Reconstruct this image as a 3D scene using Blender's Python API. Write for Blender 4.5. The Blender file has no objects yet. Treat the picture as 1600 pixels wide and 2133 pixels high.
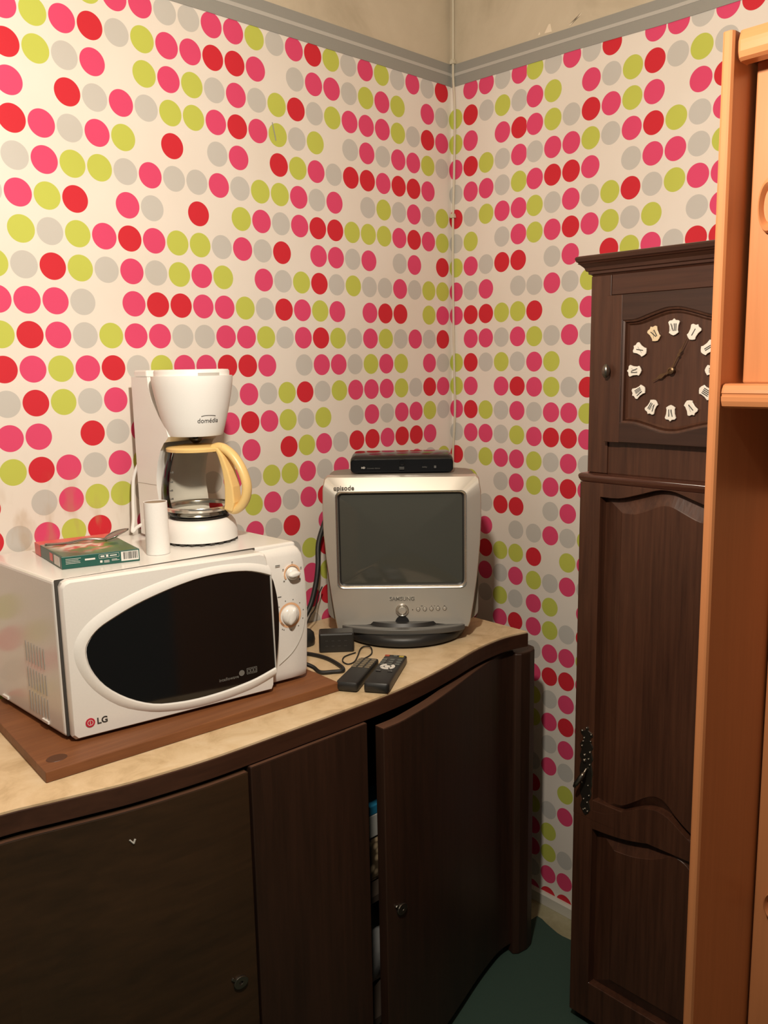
import bpy, bmesh, math, random
from mathutils import Vector, Matrix
random.seed(7)
sc = bpy.context.scene
C = sc.collection
R = math.radians
PI = math.pi

# ---------------------------------------------------------------- camera
cam_d = bpy.data.cameras.new('camera')
cam = bpy.data.objects.new('camera', cam_d); C.objects.link(cam)
YAW, PITCH, ROLL = R(42.6516), R(9.6891), R(-1.02825)
fw = Vector((math.cos(PITCH)*math.sin(YAW), math.cos(PITCH)*math.cos(YAW), -math.sin(PITCH)))
rt = Vector((math.cos(YAW), -math.sin(YAW), 0)); up = rt.cross(fw)
r2 = math.cos(ROLL)*rt + math.sin(ROLL)*up
u2 = -math.sin(ROLL)*rt + math.cos(ROLL)*up
M = Matrix((r2, u2, -fw)).transposed().to_4x4()
M.translation = Vector((-1.7683, -1.6301, 1.4705))
cam.matrix_world = M
cam_d.sensor_fit = 'VERTICAL'; cam_d.sensor_height = 36.0
cam_d.lens = 1778.47/2133*36.0
cam_d.clip_start = 0.02
sc.camera = cam

# ---------------------------------------------------------------- world, light, exposure
w = bpy.data.worlds.new('world'); sc.world = w; w.use_nodes = True
bg = w.node_tree.nodes['Background']
bg.inputs[0].default_value = (0.86, 0.92, 0.86, 1); bg.inputs[1].default_value = 0.02
ld = bpy.data.lights.new('pendant_bulb', 'POINT'); ld.energy = 17.0
ld.color = (1.0, 0.885, 0.735); ld.shadow_soft_size = 0.035
lo = bpy.data.objects.new('pendant_bulb', ld); C.objects.link(lo); lo.location = (-1.33, -1.072, 1.94)
sc.view_settings.view_transform = 'Standard'
sc.view_settings.look = 'None'
sc.view_settings.exposure = 1.78
sc.view_settings.gamma = 1.0
sc.view_settings.use_curve_mapping = False

# ---------------------------------------------------------------- materials
def newmat(name):
    m = bpy.data.materials.new(name); m.use_nodes = True
    nt = m.node_tree; return m, nt, nt.nodes['Principled BSDF']
def plain(name, col, rough=0.5, metal=0.0, spec=0.5, coat=0.0, bump=0.0, bscale=300.0):
    m, nt, b = newmat(name)
    b.inputs['Base Color'].default_value = (*col, 1); b.inputs['Roughness'].default_value = rough
    b.inputs['Metallic'].default_value = metal; b.inputs['Specular IOR Level'].default_value = spec
    b.inputs['Coat Weight'].default_value = coat
    n = nt.nodes.new('ShaderNodeTexNoise'); n.inputs['Scale'].default_value = bscale; n.inputs['Detail'].default_value = 2
    tc = nt.nodes.new('ShaderNodeTexCoord'); nt.links.new(tc.outputs['Object'], n.inputs['Vector'])
    if bump:
        bp = nt.nodes.new('ShaderNodeBump'); bp.inputs['Strength'].default_value = bump; bp.inputs['Distance'].default_value = 0.001
        nt.links.new(n.outputs['Fac'], bp.inputs['Height']); nt.links.new(bp.outputs['Normal'], b.inputs['Normal'])
    # slight variation of tone
    mx = nt.nodes.new('ShaderNodeMix'); mx.data_type = 'RGBA'; mx.blend_type = 'MULTIPLY'
    mx.inputs[0].default_value = 0.06
    mx.inputs[6].default_value = (*col, 1)
    nt.links.new(n.outputs['Fac'], mx.inputs[7]); nt.links.new(mx.outputs[2], b.inputs['Base Color'])
    return m
def ramp(nt, stops):
    r = nt.nodes.new('ShaderNodeValToRGB'); el = r.color_ramp.elements
    while len(el) < len(stops): el.new(0.5)
    for e, (p, c) in zip(el, stops): e.position = p; e.color = (*c, 1)
    return r
def wood(name, dark, light, axis='Z', scale=9.0, stretch=14.0, rough=0.4, coat=0.0, bump=0.12, spec=0.5):
    m, nt, b = newmat(name)
    tc = nt.nodes.new('ShaderNodeTexCoord'); mp = nt.nodes.new('ShaderNodeMapping')
    s = [scale*stretch]*3; s['XYZ'.index(axis)] = scale*0.55
    mp.inputs['Scale'].default_value = s
    nt.links.new(tc.outputs['Object'], mp.inputs['Vector'])
    n = nt.nodes.new('ShaderNodeTexNoise'); n.inputs['Scale'].default_value = 1.0; n.inputs['Detail'].default_value = 5; n.inputs['Roughness'].default_value = .62
    n.inputs['Distortion'].default_value = .35
    nt.links.new(mp.outputs['Vector'], n.inputs['Vector'])
    mp2 = nt.nodes.new('ShaderNodeMapping'); s2 = [scale*1.3]*3; s2['XYZ'.index(axis)] = scale*.22
    mp2.inputs['Scale'].default_value = s2; nt.links.new(tc.outputs['Object'], mp2.inputs['Vector'])
    n2 = nt.nodes.new('ShaderNodeTexNoise'); n2.inputs['Scale'].default_value = 1.0; n2.inputs['Detail'].default_value = 3
    nt.links.new(mp2.outputs['Vector'], n2.inputs['Vector'])
    ad = nt.nodes.new('ShaderNodeMath'); ad.operation = 'MULTIPLY_ADD'; ad.inputs[1].default_value = .6
    nt.links.new(n.outputs['Fac'], ad.inputs[0])
    ml = nt.nodes.new('ShaderNodeMath'); ml.operation = 'MULTIPLY'; ml.inputs[1].default_value = .4
    nt.links.new(n2.outputs['Fac'], ml.inputs[0]); nt.links.new(ml.outputs[0], ad.inputs[2])
    rp = ramp(nt, [(0.32, dark), (0.68, light)])
    nt.links.new(ad.outputs[0], rp.inputs['Fac']); nt.links.new(rp.outputs['Color'], b.inputs['Base Color'])
    b.inputs['Roughness'].default_value = rough; b.inputs['Coat Weight'].default_value = coat; b.inputs['Coat Roughness'].default_value = .15
    b.inputs['Specular IOR Level'].default_value = spec
    bp = nt.nodes.new('ShaderNodeBump'); bp.inputs['Strength'].default_value = bump; bp.inputs['Distance'].default_value = .001
    nt.links.new(n.outputs['Fac'], bp.inputs['Height']); nt.links.new(bp.outputs['Normal'], b.inputs['Normal'])
    return m

PAPER = (0.80, 0.75, 0.695)
DOTS = {'R': (0.62, 0.024, 0.040), 'P': (0.72, 0.068, 0.175), 'G': (0.53, 0.58, 0.10), 'Y': (0.56, 0.55, 0.525)}
def paper_mat(name, dot):
    m, nt, b = newmat(name)
    tc = nt.nodes.new('ShaderNodeTexCoord'); ge = nt.nodes.new('ShaderNodeNewGeometry')
    # fine woven relief and faint grime, from position on the wall
    n = nt.nodes.new('ShaderNodeTexNoise'); n.inputs['Scale'].default_value = 900; n.inputs['Detail'].default_value = 1
    nt.links.new(ge.outputs['Position'], n.inputs['Vector'])
    g = nt.nodes.new('ShaderNodeTexNoise'); g.inputs['Scale'].default_value = 2.6; g.inputs['Detail'].default_value = 4
    nt.links.new(ge.outputs['Position'], g.inputs['Vector'])
    gr = ramp(nt, [(0.35, (0.93, 0.91, 0.88)), (0.65, (1, 1, 1))]); nt.links.new(g.outputs['Fac'], gr.inputs['Fac'])
    col = nt.nodes.new('ShaderNodeMix'); col.data_type = 'RGBA'; col.inputs[6].default_value = (*PAPER, 1)
    col.inputs[0].default_value = 0.0
    if dot:
        col.inputs[7].default_value = (*DOTS[dot], 1)
        ln = nt.nodes.new('ShaderNodeVectorMath'); ln.operation = 'LENGTH'; nt.links.new(tc.outputs['UV'], ln.inputs[0])
        mr = nt.nodes.new('ShaderNodeMapRange'); mr.inputs['From Min'].default_value = .0252; mr.inputs['From Max'].default_value = .0246
        nt.links.new(ln.outputs['Value'], mr.inputs['Value']); nt.links.new(mr.outputs['Result'], col.inputs[0])
    mu = nt.nodes.new('ShaderNodeMix'); mu.data_type = 'RGBA'; mu.blend_type = 'MULTIPLY'; mu.inputs[0].default_value = 1
    nt.links.new(col.outputs[2], mu.inputs[6]); nt.links.new(gr.outputs['Color'], mu.inputs[7])
    # old coffee splashes on the paper just above the microwave
    sp = nt.nodes.new('ShaderNodeMapping'); sp.inputs['Scale'].default_value = (26, 26, 9)
    nt.links.new(ge.outputs['Position'], sp.inputs['Vector'])
    sn = nt.nodes.new('ShaderNodeTexNoise'); sn.inputs['Scale'].default_value = 1; sn.inputs['Detail'].default_value = 3
    nt.links.new(sp.outputs['Vector'], sn.inputs['Vector'])
    sr = nt.nodes.new('ShaderNodeMapRange'); sr.inputs['From Min'].default_value = .50; sr.inputs['From Max'].default_value = .62
    nt.links.new(sn.outputs['Fac'], sr.inputs['Value'])
    ds = nt.nodes.new('ShaderNodeVectorMath'); ds.operation = 'SUBTRACT'; ds.inputs[1].default_value = (-1.15, 0, 1.17)
    nt.links.new(ge.outputs['Position'], ds.inputs[0])
    dm = nt.nodes.new('ShaderNodeVectorMath'); dm.operation = 'MULTIPLY'; dm.inputs[1].default_value = (3.6, 3.6, 8.5)
    nt.links.new(ds.outputs[0], dm.inputs[0])
    dl = nt.nodes.new('ShaderNodeVectorMath'); dl.operation = 'LENGTH'; nt.links.new(dm.outputs[0], dl.inputs[0])
    dr = nt.nodes.new('ShaderNodeMapRange'); dr.inputs['From Min'].default_value = 1.0; dr.inputs['From Max'].default_value = .35
    nt.links.new(dl.outputs['Value'], dr.inputs['Value'])
    sm = nt.nodes.new('ShaderNodeMath'); sm.operation = 'MULTIPLY'
    nt.links.new(sr.outputs['Result'], sm.inputs[0]); nt.links.new(dr.outputs['Result'], sm.inputs[1])
    s2 = nt.nodes.new('ShaderNodeMath'); s2.operation = 'MULTIPLY'; s2.inputs[1].default_value = .38
    nt.links.new(sm.outputs[0], s2.inputs[0])
    fin = nt.nodes.new('ShaderNodeMix'); fin.data_type = 'RGBA'; fin.inputs[7].default_value = (.42, .27, .13, 1)
    nt.links.new(s2.outputs[0], fin.inputs[0]); nt.links.new(mu.outputs[2], fin.inputs[6])
    nt.links.new(fin.outputs[2], b.inputs['Base Color'])
    b.inputs['Roughness'].default_value = .7; b.inputs['Specular IOR Level'].default_value = .25
    bp = nt.nodes.new('ShaderNodeBump'); bp.inputs['Strength'].default_value = .12; bp.inputs['Distance'].default_value = .0006
    nt.links.new(n.outputs['Fac'], bp.inputs['Height']); nt.links.new(bp.outputs['Normal'], b.inputs['Normal'])
    return m
PM = {k: paper_mat('wallpaper_' + k, k if k != '.' else None) for k in '.RPGY'}
def stain_mat(name, c1, c2, c3, scale, rough, spec=.5, bump=.05):
    m, nt, b = newmat(name)
    ge = nt.nodes.new('ShaderNodeNewGeometry')
    n = nt.nodes.new('ShaderNodeTexNoise'); n.inputs['Scale'].default_value = scale; n.inputs['Detail'].default_value = 8; n.inputs['Roughness'].default_value = .65
    n.inputs['Distortion'].default_value = .6
    nt.links.new(ge.outputs['Position'], n.inputs['Vector'])
    rp = ramp(nt, [(.30, c1), (.5, c2), (.68, c3)]); nt.links.new(n.outputs['Fac'], rp.inputs['Fac'])
    nt.links.new(rp.outputs['Color'], b.inputs['Base Color']); b.inputs['Roughness'].default_value = rough; b.inputs['Specular IOR Level'].default_value = spec
    bp = nt.nodes.new('ShaderNodeBump'); bp.inputs['Strength'].default_value = bump; bp.inputs['Distance'].default_value = .002
    nt.links.new(n.outputs['Fac'], bp.inputs['Height']); nt.links.new(bp.outputs['Normal'], b.inputs['Normal'])
    return m
MT = {}
MT['plaster'] = stain_mat('old_plaster', (.44, .375, .275), (.56, .485, .37), (.61, .535, .415), 3.0, .85, .2, .2)
MT['flake'] = plain('plaster_flake', (.80, .70, .55), .8)
MT['border'] = plain('border_grey', (.30, .295, .27), .7, bump=.1, bscale=700)
MT['border_light'] = plain('border_stripe', (.47, .455, .42), .7)
MT['lino'] = stain_mat('lino', (.22, .20, .12), (.30, .28, .17), (.36, .33, .22), 14, .5)
MT['rug'] = plain('green_rug', (.028, .060, .046), .95, bump=.6, bscale=500)
MT['skirt'] = plain('skirting_white', (.62, .60, .54), .5)
MT['cable_white'] = plain('old_white_cable', (.62, .57, .45), .5)
MT['side_v'] = wood('sideboard_wood', (.020, .0090, .0052), (.044, .0185, .0105), 'Z', 9, 11, .46, .0)
MT['side_h'] = wood('sideboard_wood_figured', (.022, .0120, .0055), (.050, .0250, .0105), 'X', 8, 7, .42, .0)
MT['edge'] = wood('sideboard_edge', (.036, .0140, .008), (.072, .029, .016), 'X', 9, 10, .42)
MT['worn_lit'] = wood('sideboard_worn_lit_edge', (.075, .035, .020), (.115, .055, .033), 'X', 8, 8, .5)  # paler wood: edge wear plus lamplight on the top faces, painted in
MT['inner'] = plain('sideboard_inside', (.045, .03, .02), .8)
MT['marble'] = stain_mat('stone_laminate', (.50, .36, .20), (.68, .52, .32), (.76, .61, .41), 15, .42, .4, .02)
MT['board'] = wood('board_wood', (.15, .052, .018), (.26, .10, .036), 'X', 10, 9, .5)
MT['knot'] = plain('wood_plug', (.09, .033, .014), .5)
MT['white'] = plain('white_enamel', (.82, .81, .78), .20, spec=.6)
MT['white_pl'] = plain('white_plastic', (.87, .87, .85), .45, bump=.05, bscale=900)
MT['white_rim'] = plain('white_gloss_plastic', (.84, .83, .80), .20)
MT['vent'] = plain('vent_grey', (.34, .32, .29), .6)
MT['seam'] = plain('dark_seam', (.05, .045, .04), .7)
MT['black_glass'] = plain('black_door_glass', (.006, .006, .006), .07, spec=.5, bscale=30)
MT['print_grey'] = plain('grey_print', (.16, .16, .15), .6)
MT['print_dark'] = plain('dark_print', (.035, .032, .03), .6)
MT['print_orange'] = plain('orange_print', (.80, .47, .27), .6)
MT['logo_red'] = plain('logo_red', (.55, .02, .05), .4)
MT['cream'] = plain('cream_plastic', (.82, .58, .24), .35)
MT['black_pl'] = plain('black_plastic', (.018, .018, .018), .42, bump=.1, bscale=900)
MT['black_gloss'] = plain('black_gloss_plastic', (.010, .010, .011), .12)
MT['key_dark'] = plain('dark_grey_print', (.04, .04, .04), .4)
MT['rubber'] = plain('black_cable', (.012, .012, .012), .5)
MT['silver'] = plain('silver_paint', (.66, .63, .57), .34, metal=.55, bump=.03, bscale=1200)
MT['silver_dark'] = plain('grey_shell', (.26, .235, .20), .5, metal=.2)
MT['chrome'] = plain('bright_silver', (.75, .72, .66), .2, metal=.9)
MT['lip'] = plain('grey_lip', (.13, .13, .125), .4, metal=.3)
MT['crt'] = plain('crt_glass', (.070, .072, .062), .10, spec=.5)
MT['tube'] = plain('cardboard_tube', (.86, .85, .83), .8, bump=.15, bscale=300)
MT['tube_in'] = plain('cardboard_inside', (.36, .27, .19), .9)
MT['steel'] = plain('spoon_steel', (.42, .40, .38), .2, metal=1)
MT['green_box'] = plain('tea_box_green', (.012, .095, .075), .35)
MT['red_box'] = plain('tea_box_red', (.72, .09, .08), .35)
MT['label_white'] = plain('label_white', (.75, .74, .70), .6)
MT['clock_v'] = wood('clock_oak', (.030, .0105, .0058), (.088, .034, .0175), 'Z', 8, 13, .42, .04, .25)
MT['clock_h'] = wood('clock_oak_rail', (.022, .0095, .0065), (.048, .021, .0135), 'X', 8, 13, .40, .04, .2)
MT['clock_hx'] = wood('clock_oak_moulding', (.030, .011, .007), (.070, .026, .015), 'X', 8, 13, .34, .12, .2)
MT['clock_gloss'] = wood('clock_oak_polished', (.045, .016, .010), (.085, .031, .019), 'X', 8, 13, .20, .5, .05)
MT['enamel'] = plain('white_numeral_plate', (.80, .76, .68), .25)
MT['enamel_old'] = plain('yellowed_numeral_plate', (.72, .58, .38), .3)
MT['bronze'] = plain('old_brass', (.16, .10, .055), .35, metal=.8)
MT['pewter'] = plain('dark_pewter', (.20, .185, .16), .28, metal=.95)
MT['pine'] = wood('orange_beech', (.49, .193, .075), (.575, .232, .092), 'Z', 7, 12, .36, .05, .05)
MT['pine_h'] = wood('orange_beech_rail', (.49, .193, .075), (.575, .232, .092), 'X', 7, 12, .36, .05, .05)
MT['blue'] = plain('carton_blue', (.02, .20, .36), .5)
MT['carton'] = plain('carton_white', (.55, .55, .52), .6)
m, nt, b = newmat('nutty_packet')
ge = nt.nodes.new('ShaderNodeNewGeometry'); v = nt.nodes.new('ShaderNodeTexVoronoi'); v.inputs['Scale'].default_value = 60
nt.links.new(ge.outputs['Position'], v.inputs['Vector']); rp = ramp(nt, [(.25, (.55, .42, .26)), (.6, (.10, .07, .04))])
nt.links.new(v.outputs['Distance'], rp.inputs['Fac']); nt.links.new(rp.outputs['Color'], b.inputs['Base Color']); b.inputs['Roughness'].default_value = .5
MT['packet'] = m
MT['bag'] = plain('pale_bag', (.40, .40, .40), .4, bump=.8, bscale=60)
# printed picture on top of the tea box
m, nt, b = newmat('tea_box_picture')
tc = nt.nodes.new('ShaderNodeTexCoord'); n = nt.nodes.new('ShaderNodeTexNoise'); n.inputs['Scale'].default_value = 26; n.inputs['Detail'].default_value = 2
nt.links.new(tc.outputs['Object'], n.inputs['Vector'])
rp = ramp(nt, [(.30, (.03, .12, .05)), (.44, (.16, .28, .06)), (.50, (.62, .07, .09)), (.56, (.74, .60, .50)), (.64, (.72, .68, .60))])
nt.links.new(n.outputs['Fac'], rp.inputs['Fac'])
ln = nt.nodes.new('ShaderNodeVectorMath'); ln.operation = 'LENGTH'
ms = nt.nodes.new('ShaderNodeMapping'); ms.inputs['Location'].default_value = (15.96, 1.30, 0); ms.inputs['Scale'].default_value = (14, 10, 0)
nt.links.new(tc.outputs['Object'], ms.inputs['Vector']); nt.links.new(ms.outputs['Vector'], ln.inputs[0])
mr = nt.nodes.new('ShaderNodeMapRange'); mr.inputs['From Min'].default_value = 1.0; mr.inputs['From Max'].default_value = .55
nt.links.new(ln.outputs['Value'], mr.inputs['Value'])
mx = nt.nodes.new('ShaderNodeMix'); mx.data_type = 'RGBA'; mx.inputs[6].default_value = (.035, .10, .04, 1)
nt.links.new(mr.outputs['Result'], mx.inputs[0]); nt.links.new(rp.outputs['Color'], mx.inputs[7]); nt.links.new(mx.outputs[2], b.inputs['Base Color'])
b.inputs['Roughness'].default_value = .3
MT['tea_top'] = m
# thin clear glass: a fresnel mix of mirror and see-through
m = bpy.data.materials.new('clear_glass'); m.use_nodes = True; nt = m.node_tree; nt.nodes.remove(nt.nodes['Principled BSDF'])
tr = nt.nodes.new('ShaderNodeBsdfTransparent'); tr.inputs[0].default_value = (.90, .89, .86, 1)
gl = nt.nodes.new('ShaderNodeBsdfGlossy'); gl.inputs['Roughness'].default_value = .02
fr = nt.nodes.new('ShaderNodeFresnel'); fr.inputs[0].default_value = 1.22
mxs = nt.nodes.new('ShaderNodeMixShader'); nt.links.new(fr.outputs[0], mxs.inputs[0]); nt.links.new(tr.outputs[0], mxs.inputs[1]); nt.links.new(gl.outputs[0], mxs.inputs[2])
nt.links.new(mxs.outputs[0], nt.nodes['Material Output'].inputs[0])
MT['glass'] = m

# ---------------------------------------------------------------- helpers
def link(name, me, mats, parent=None, smooth=False, bevel=0.0, seg=2):
    o = bpy.data.objects.new(name, me); C.objects.link(o)
    for mm in (mats if isinstance(mats, (list, tuple)) else [mats]): me.materials.append(MT[mm] if isinstance(mm, str) else mm)
    if parent: o.parent = parent
    if smooth:
        for p in me.polygons: p.use_smooth = True
    if bevel:
        md = o.modifiers.new('bevel', 'BEVEL'); md.width = bevel; md.segments = seg; md.limit_method = 'ANGLE'; md.angle_limit = R(40)
    return o
def obj(name, bm, mats, parent=None, smooth=False, bevel=0.0, seg=2):
    me = bpy.data.meshes.new(name)
    bmesh.ops.recalc_face_normals(bm, faces=bm.faces)
    bm.to_mesh(me); bm.free()
    return link(name, me, mats, parent, smooth, bevel, seg)
def autosmooth(o, deg=35):
    me = o.data
    for p in me.polygons: p.use_smooth = True
    try: me.set_sharp_from_angle(angle=R(deg))
    except Exception: pass
    return o
def bx(bm, x0, x1, y0, y1, z0, z1):
    r = bmesh.ops.create_cube(bm, size=1.0)
    for v in r['verts']:
        v.co = Vector((x0+(v.co.x+.5)*(x1-x0), y0+(v.co.y+.5)*(y1-y0), z0+(v.co.z+.5)*(z1-z0)))
    return bm
def box(name, x0, x1, y0, y1, z0, z1, mat, parent=None, bevel=0.0):
    return obj(name, bx(bmesh.new(), x0, x1, y0, y1, z0, z1), mat, parent, False, bevel)
def prism(bm, pts, a0, a1, plane='XY', hole=None):
    """extrude the polygon pts between a0 and a1 along the remaining axis"""
    def P(p, a):
        return {'XY': (p[0], p[1], a), 'XZ': (p[0], a, p[1]), 'YZ': (a, p[0], p[1])}[plane]
    if hole is None:
        lo_ = [bm.verts.new(P(p, a0)) for p in pts]; hi = [bm.verts.new(P(p, a1)) for p in pts]
        bm.faces.new(lo_[::-1]); bm.faces.new(hi)
        n = len(pts)
        for i in range(n): bm.faces.new((lo_[i], lo_[(i+1) % n], hi[(i+1) % n], hi[i]))
    else:  # frame: pts and hole have the same count
        n = len(pts)
        a, b_, c, d = ([bm.verts.new(P(p, q)) for p in pp] for pp, q in ((pts, a0), (pts, a1), (hole, a0), (hole, a1)))
        for i in range(n):
            j = (i+1) % n
            bm.faces.new((a[i], a[j], b_[j], b_[i])); bm.faces.new((c[j], c[i], d[i], d[j]))
            bm.faces.new((a[j], a[i], c[i], c[j])); bm.faces.new((b_[i], b_[j], d[j], d[i]))
    return bm
def loft(bm, rings, cap0=True, cap1=True, closed=True):
    vs = [[bm.verts.new(p) for p in r] for r in rings]
    for a, b_ in zip(vs, vs[1:]):
        n = len(a)
        for i in range(n if closed else n-1): bm.faces.new((a[i], a[(i+1) % n], b_[(i+1) % n], b_[i]))
    if cap0: bm.faces.new(vs[0][::-1])
    if cap1: bm.faces.new(vs[-1])
    return bm
def lathe(bm, prof, n=40, cx=0, cy=0, axis='Z', cap0=True, cap1=True, o=(0, 0, 0), sx=1.0, sy=1.0):
    rings = []
    for r, h in prof:
        ring = []
        for i in range(n):
            a = 2*PI*i/n
            p = (cx+r*math.cos(a)*sx, cy+r*math.sin(a)*sy, h)
            if axis == 'Y': p = (o[0]+r*math.cos(a)*sx, o[1]+h, o[2]+r*math.sin(a)*sy)
            ring.append(p)
        rings.append(ring)
    return loft(bm, rings, cap0, cap1)
def catmull(pts, sub=8):
    P = [Vector(p) for p in pts]; out = []
    for i in range(len(P)-1):
        p0 = P[max(i-1, 0)]; p1 = P[i]; p2 = P[i+1]; p3 = P[min(i+2, len(P)-1)]
        for k in range(sub):
            t = k/sub
            out.append(.5*((2*p1)+(p2-p0)*t+(2*p0-5*p1+4*p2-p3)*t*t+(3*p1-p0-3*p2+p3)*t**3))
    out.append(P[-1]); return out
def tube(bm, pts, r, n=8, sub=8, flat=1.0, radii=None):
    path = catmull(pts, sub); rings = []
    nrm = None
    for i, p in enumerate(path):
        t = (path[min(i+1, len(path)-1)]-path[max(i-1, 0)])
        if t.length < 1e-9: t = Vector((0, 0, 1))
        t.normalize()
        if nrm is None:
            nrm = t.cross(Vector((0, 0, 1)))
            if nrm.length < .1: nrm = t.cross(Vector((1, 0, 0)))
        nrm = (nrm - t*nrm.dot(t)).normalized(); bn = t.cross(nrm)
        rr = r if radii is None else radii[min(int(i/sub), len(radii)-1)]
        rings.append([p + nrm*rr*math.cos(2*PI*k/n)*flat + bn*rr*math.sin(2*PI*k/n) for k in range(n)])
    return loft(bm, rings)
def thing(name, label, cat, loc=(0, 0, 0), rotz=0.0, group=None):
    o = bpy.data.objects.new(name, None); C.objects.link(o); o.empty_display_size = .05
    o.location = loc; o.rotation_euler = (0, 0, rotz); o['label'] = label; o['category'] = cat
    if group: o['group'] = group
    return o
def tag(o, label, cat, group=None):
    o['label'] = label; o['category'] = cat
    if group: o['group'] = group
    return o
def struct(o): o['kind'] = 'structure'; return o
def text(name, s, size, mat, parent, loc, rot, extrude=.0002, shear=0, sx=1.0, bold=0.0):
    cu = bpy.data.curves.new(name, 'FONT'); cu.body = s; cu.size = size; cu.extrude = extrude; cu.shear = shear; cu.offset = bold
    cu.align_x = 'CENTER'; cu.align_y = 'CENTER'; cu.resolution_u = 3
    t = bpy.data.objects.new(name+'_curve', cu)
    me = bpy.data.meshes.new_from_object(t); bpy.data.objects.remove(t); me.name = name
    o = link(name, me, mat, parent); o.location = loc; o.rotation_euler = rot; o.scale = (sx, 1, 1)
    return o
def rrect(x0, x1, z0, z1, r, n=5):
    out = []
    for cx, cz, a0 in ((x1-r, z1-r, 0), (x0+r, z1-r, 90), (x0+r, z0+r, 180), (x1-r, z0+r, 270)):
        for k in range(n+1):
            a = R(a0+90*k/n); out.append((cx+r*math.cos(a), cz+r*math.sin(a)))
    return out
def interp(xs, pts):
    if xs <= pts[0][0]: return pts[0][1]
    for (a, b_), (c, d) in zip(pts, pts[1:]):
        if xs <= c: return b_+(d-b_)*(xs-a)/(c-a)
    return pts[-1][1]
def smooth_poly(pts, sub=6): return [(p.x, p.y) for p in catmull([(a, b_, 0) for a, b_ in pts], sub)]

# ================================================================= SETTING
PU, PV, ZF, OC = .053, .062999, 1.53965, .288853
ROWS_L = {  # columns -22..-1
 0: "RPYGPPYYPPGYPRGYPGYPYR", 1: "PGPRYGPPRRP.YPPYGPG.PY", 2: "RGYP.GPGYPYGRYGPPPGYRP",
 3: "P.RYPYGGPRPGYG.YPYPPGY", 4: "RPYPG.R.YP.RGPYRRPRRP.", 5: "YPGGYPYYPYGGPYP.YGYPYG",
 6: "PGR.PY.R.GPYPRRGGGPRPG", 7: "GYGPRPGGYPYR.PPYP.YP.R", 8: "YRGYPYGPG.PYGRYGYYPYGG",
 9: "PPY.PRRPPGYRPGP.PRR.GPY"[:22]}
COR = {0: '.', 1: 'G', 2: 'G', 3: 'P', 4: 'Y', 5: 'R', 6: 'Y', 7: 'G', 8: 'P', 9: 'P'}
ROWS_R = {  # columns 1..14
 0: "PPYPGYPYR.PPYP", 1: "RYGYPG.PYGRYGY", 2: "P.PRPGYRPGP.PR", 3: "RGYPYPPGYPRGYP", 4: "PPYGPRRP.YPPYG",
 5: "YGPPGYPYGRYGPP", 6: "G.YPGPRPGYG.YP", 7: "PYRR.YP.RGPYRR", 8: "YP.YYPYGPYGRPY", 9: "RRGGR.GPPYRRGP"}
rnd = random.Random(3)
def dot_left(c, j):
    j %= 10
    if c == 0: return COR[j]
    s = ROWS_L[j]
    if c >= -22: return s[c+22]
    if c == -23: return 'Y.....PG'[0] if j == 6 else {8: 'G', 9: 'P', 0: 'G', 7: '.'}.get(j, rnd.choice('PGYR.'))
    return rnd.choice('PPGYR.Y')
def dot_right(c, j):
    j %= 10
    if c == 0: return COR[j]
    return ROWS_R[j][c-1] if c <= 14 else rnd.choice('PPGYR.Y')
TOPZ = 2.232
def wallpaper(name, left, parent):
    bm = bmesh.new(); uvl = bm.loops.layers.uv.new('UVMap'); keys = '.RPGY'
    cols = range(-46, 1) if left else range(0, 46)
    for j in range(-12, 26):
        zc = ZF - j*PV
        for c in cols:
            dd, tt = (.0015, .012853*j) if (not left and c >= 5) else (0, 0)
            s0, s1, sc_ = c+OC+tt-.5, c+OC+tt+.5, c+OC+tt
            if left and c == 0: s1 = 0
            if left and c == 0 and s0 >= 0: continue
            if not left and c == 0: s0 = 0
            if not left and c == 4: s1 = 4.5+OC+min(.012853*j, 0)*.7
            if not left and c == 5: s0 = 4.5+OC+min(.012853*j, 0)*.7
            if s1 <= s0: continue
            z0, z1 = max(zc-dd-PV/2, .004), min(zc-dd+PV/2, TOPZ if left else TOPZ-.0185*s1*PU)
            if z1 <= z0: continue
            ch = dot_left(c, j) if left else dot_right(c, j)
            q = [(s0, z0), (s1, z0), (s1, z1), (s0, z1)]
            vs = [bm.verts.new((s*PU, -.0006, z) if left else (-.0006, -s*PU, z)) for s, z in q]
            f = bm.faces.new(vs); f.material_index = keys.index(ch)
            for l, (s, z) in zip(f.loops, q): l[uvl].uv = ((s-sc_)*PU, z-(zc-dd))
    me = bpy.data.meshes.new(name); bm.to_mesh(me); bm.free()
    return link(name, me, [PM[k] for k in keys], parent)
wl = struct(box('wall_left', -2.6, .12, 0, .12, 0, 2.75, 'plaster'))
wr = struct(box('wall_right', 0, .12, -2.6, 0, 0, 2.75, 'plaster'))
wallpaper('wallpaper', True, wl); wallpaper('wallpaper', False, wr)
# small paper tear on a green dot
bm = bmesh.new(); tube(bm, [(-.582, -.0012, 2.005), (-.579, -.0016, 1.99), (-.576, -.0016, 1.978), (-.574, -.001, 1.968)], .0012, 5, 4)
obj('paper_tear', bm, 'border', wl)
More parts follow.
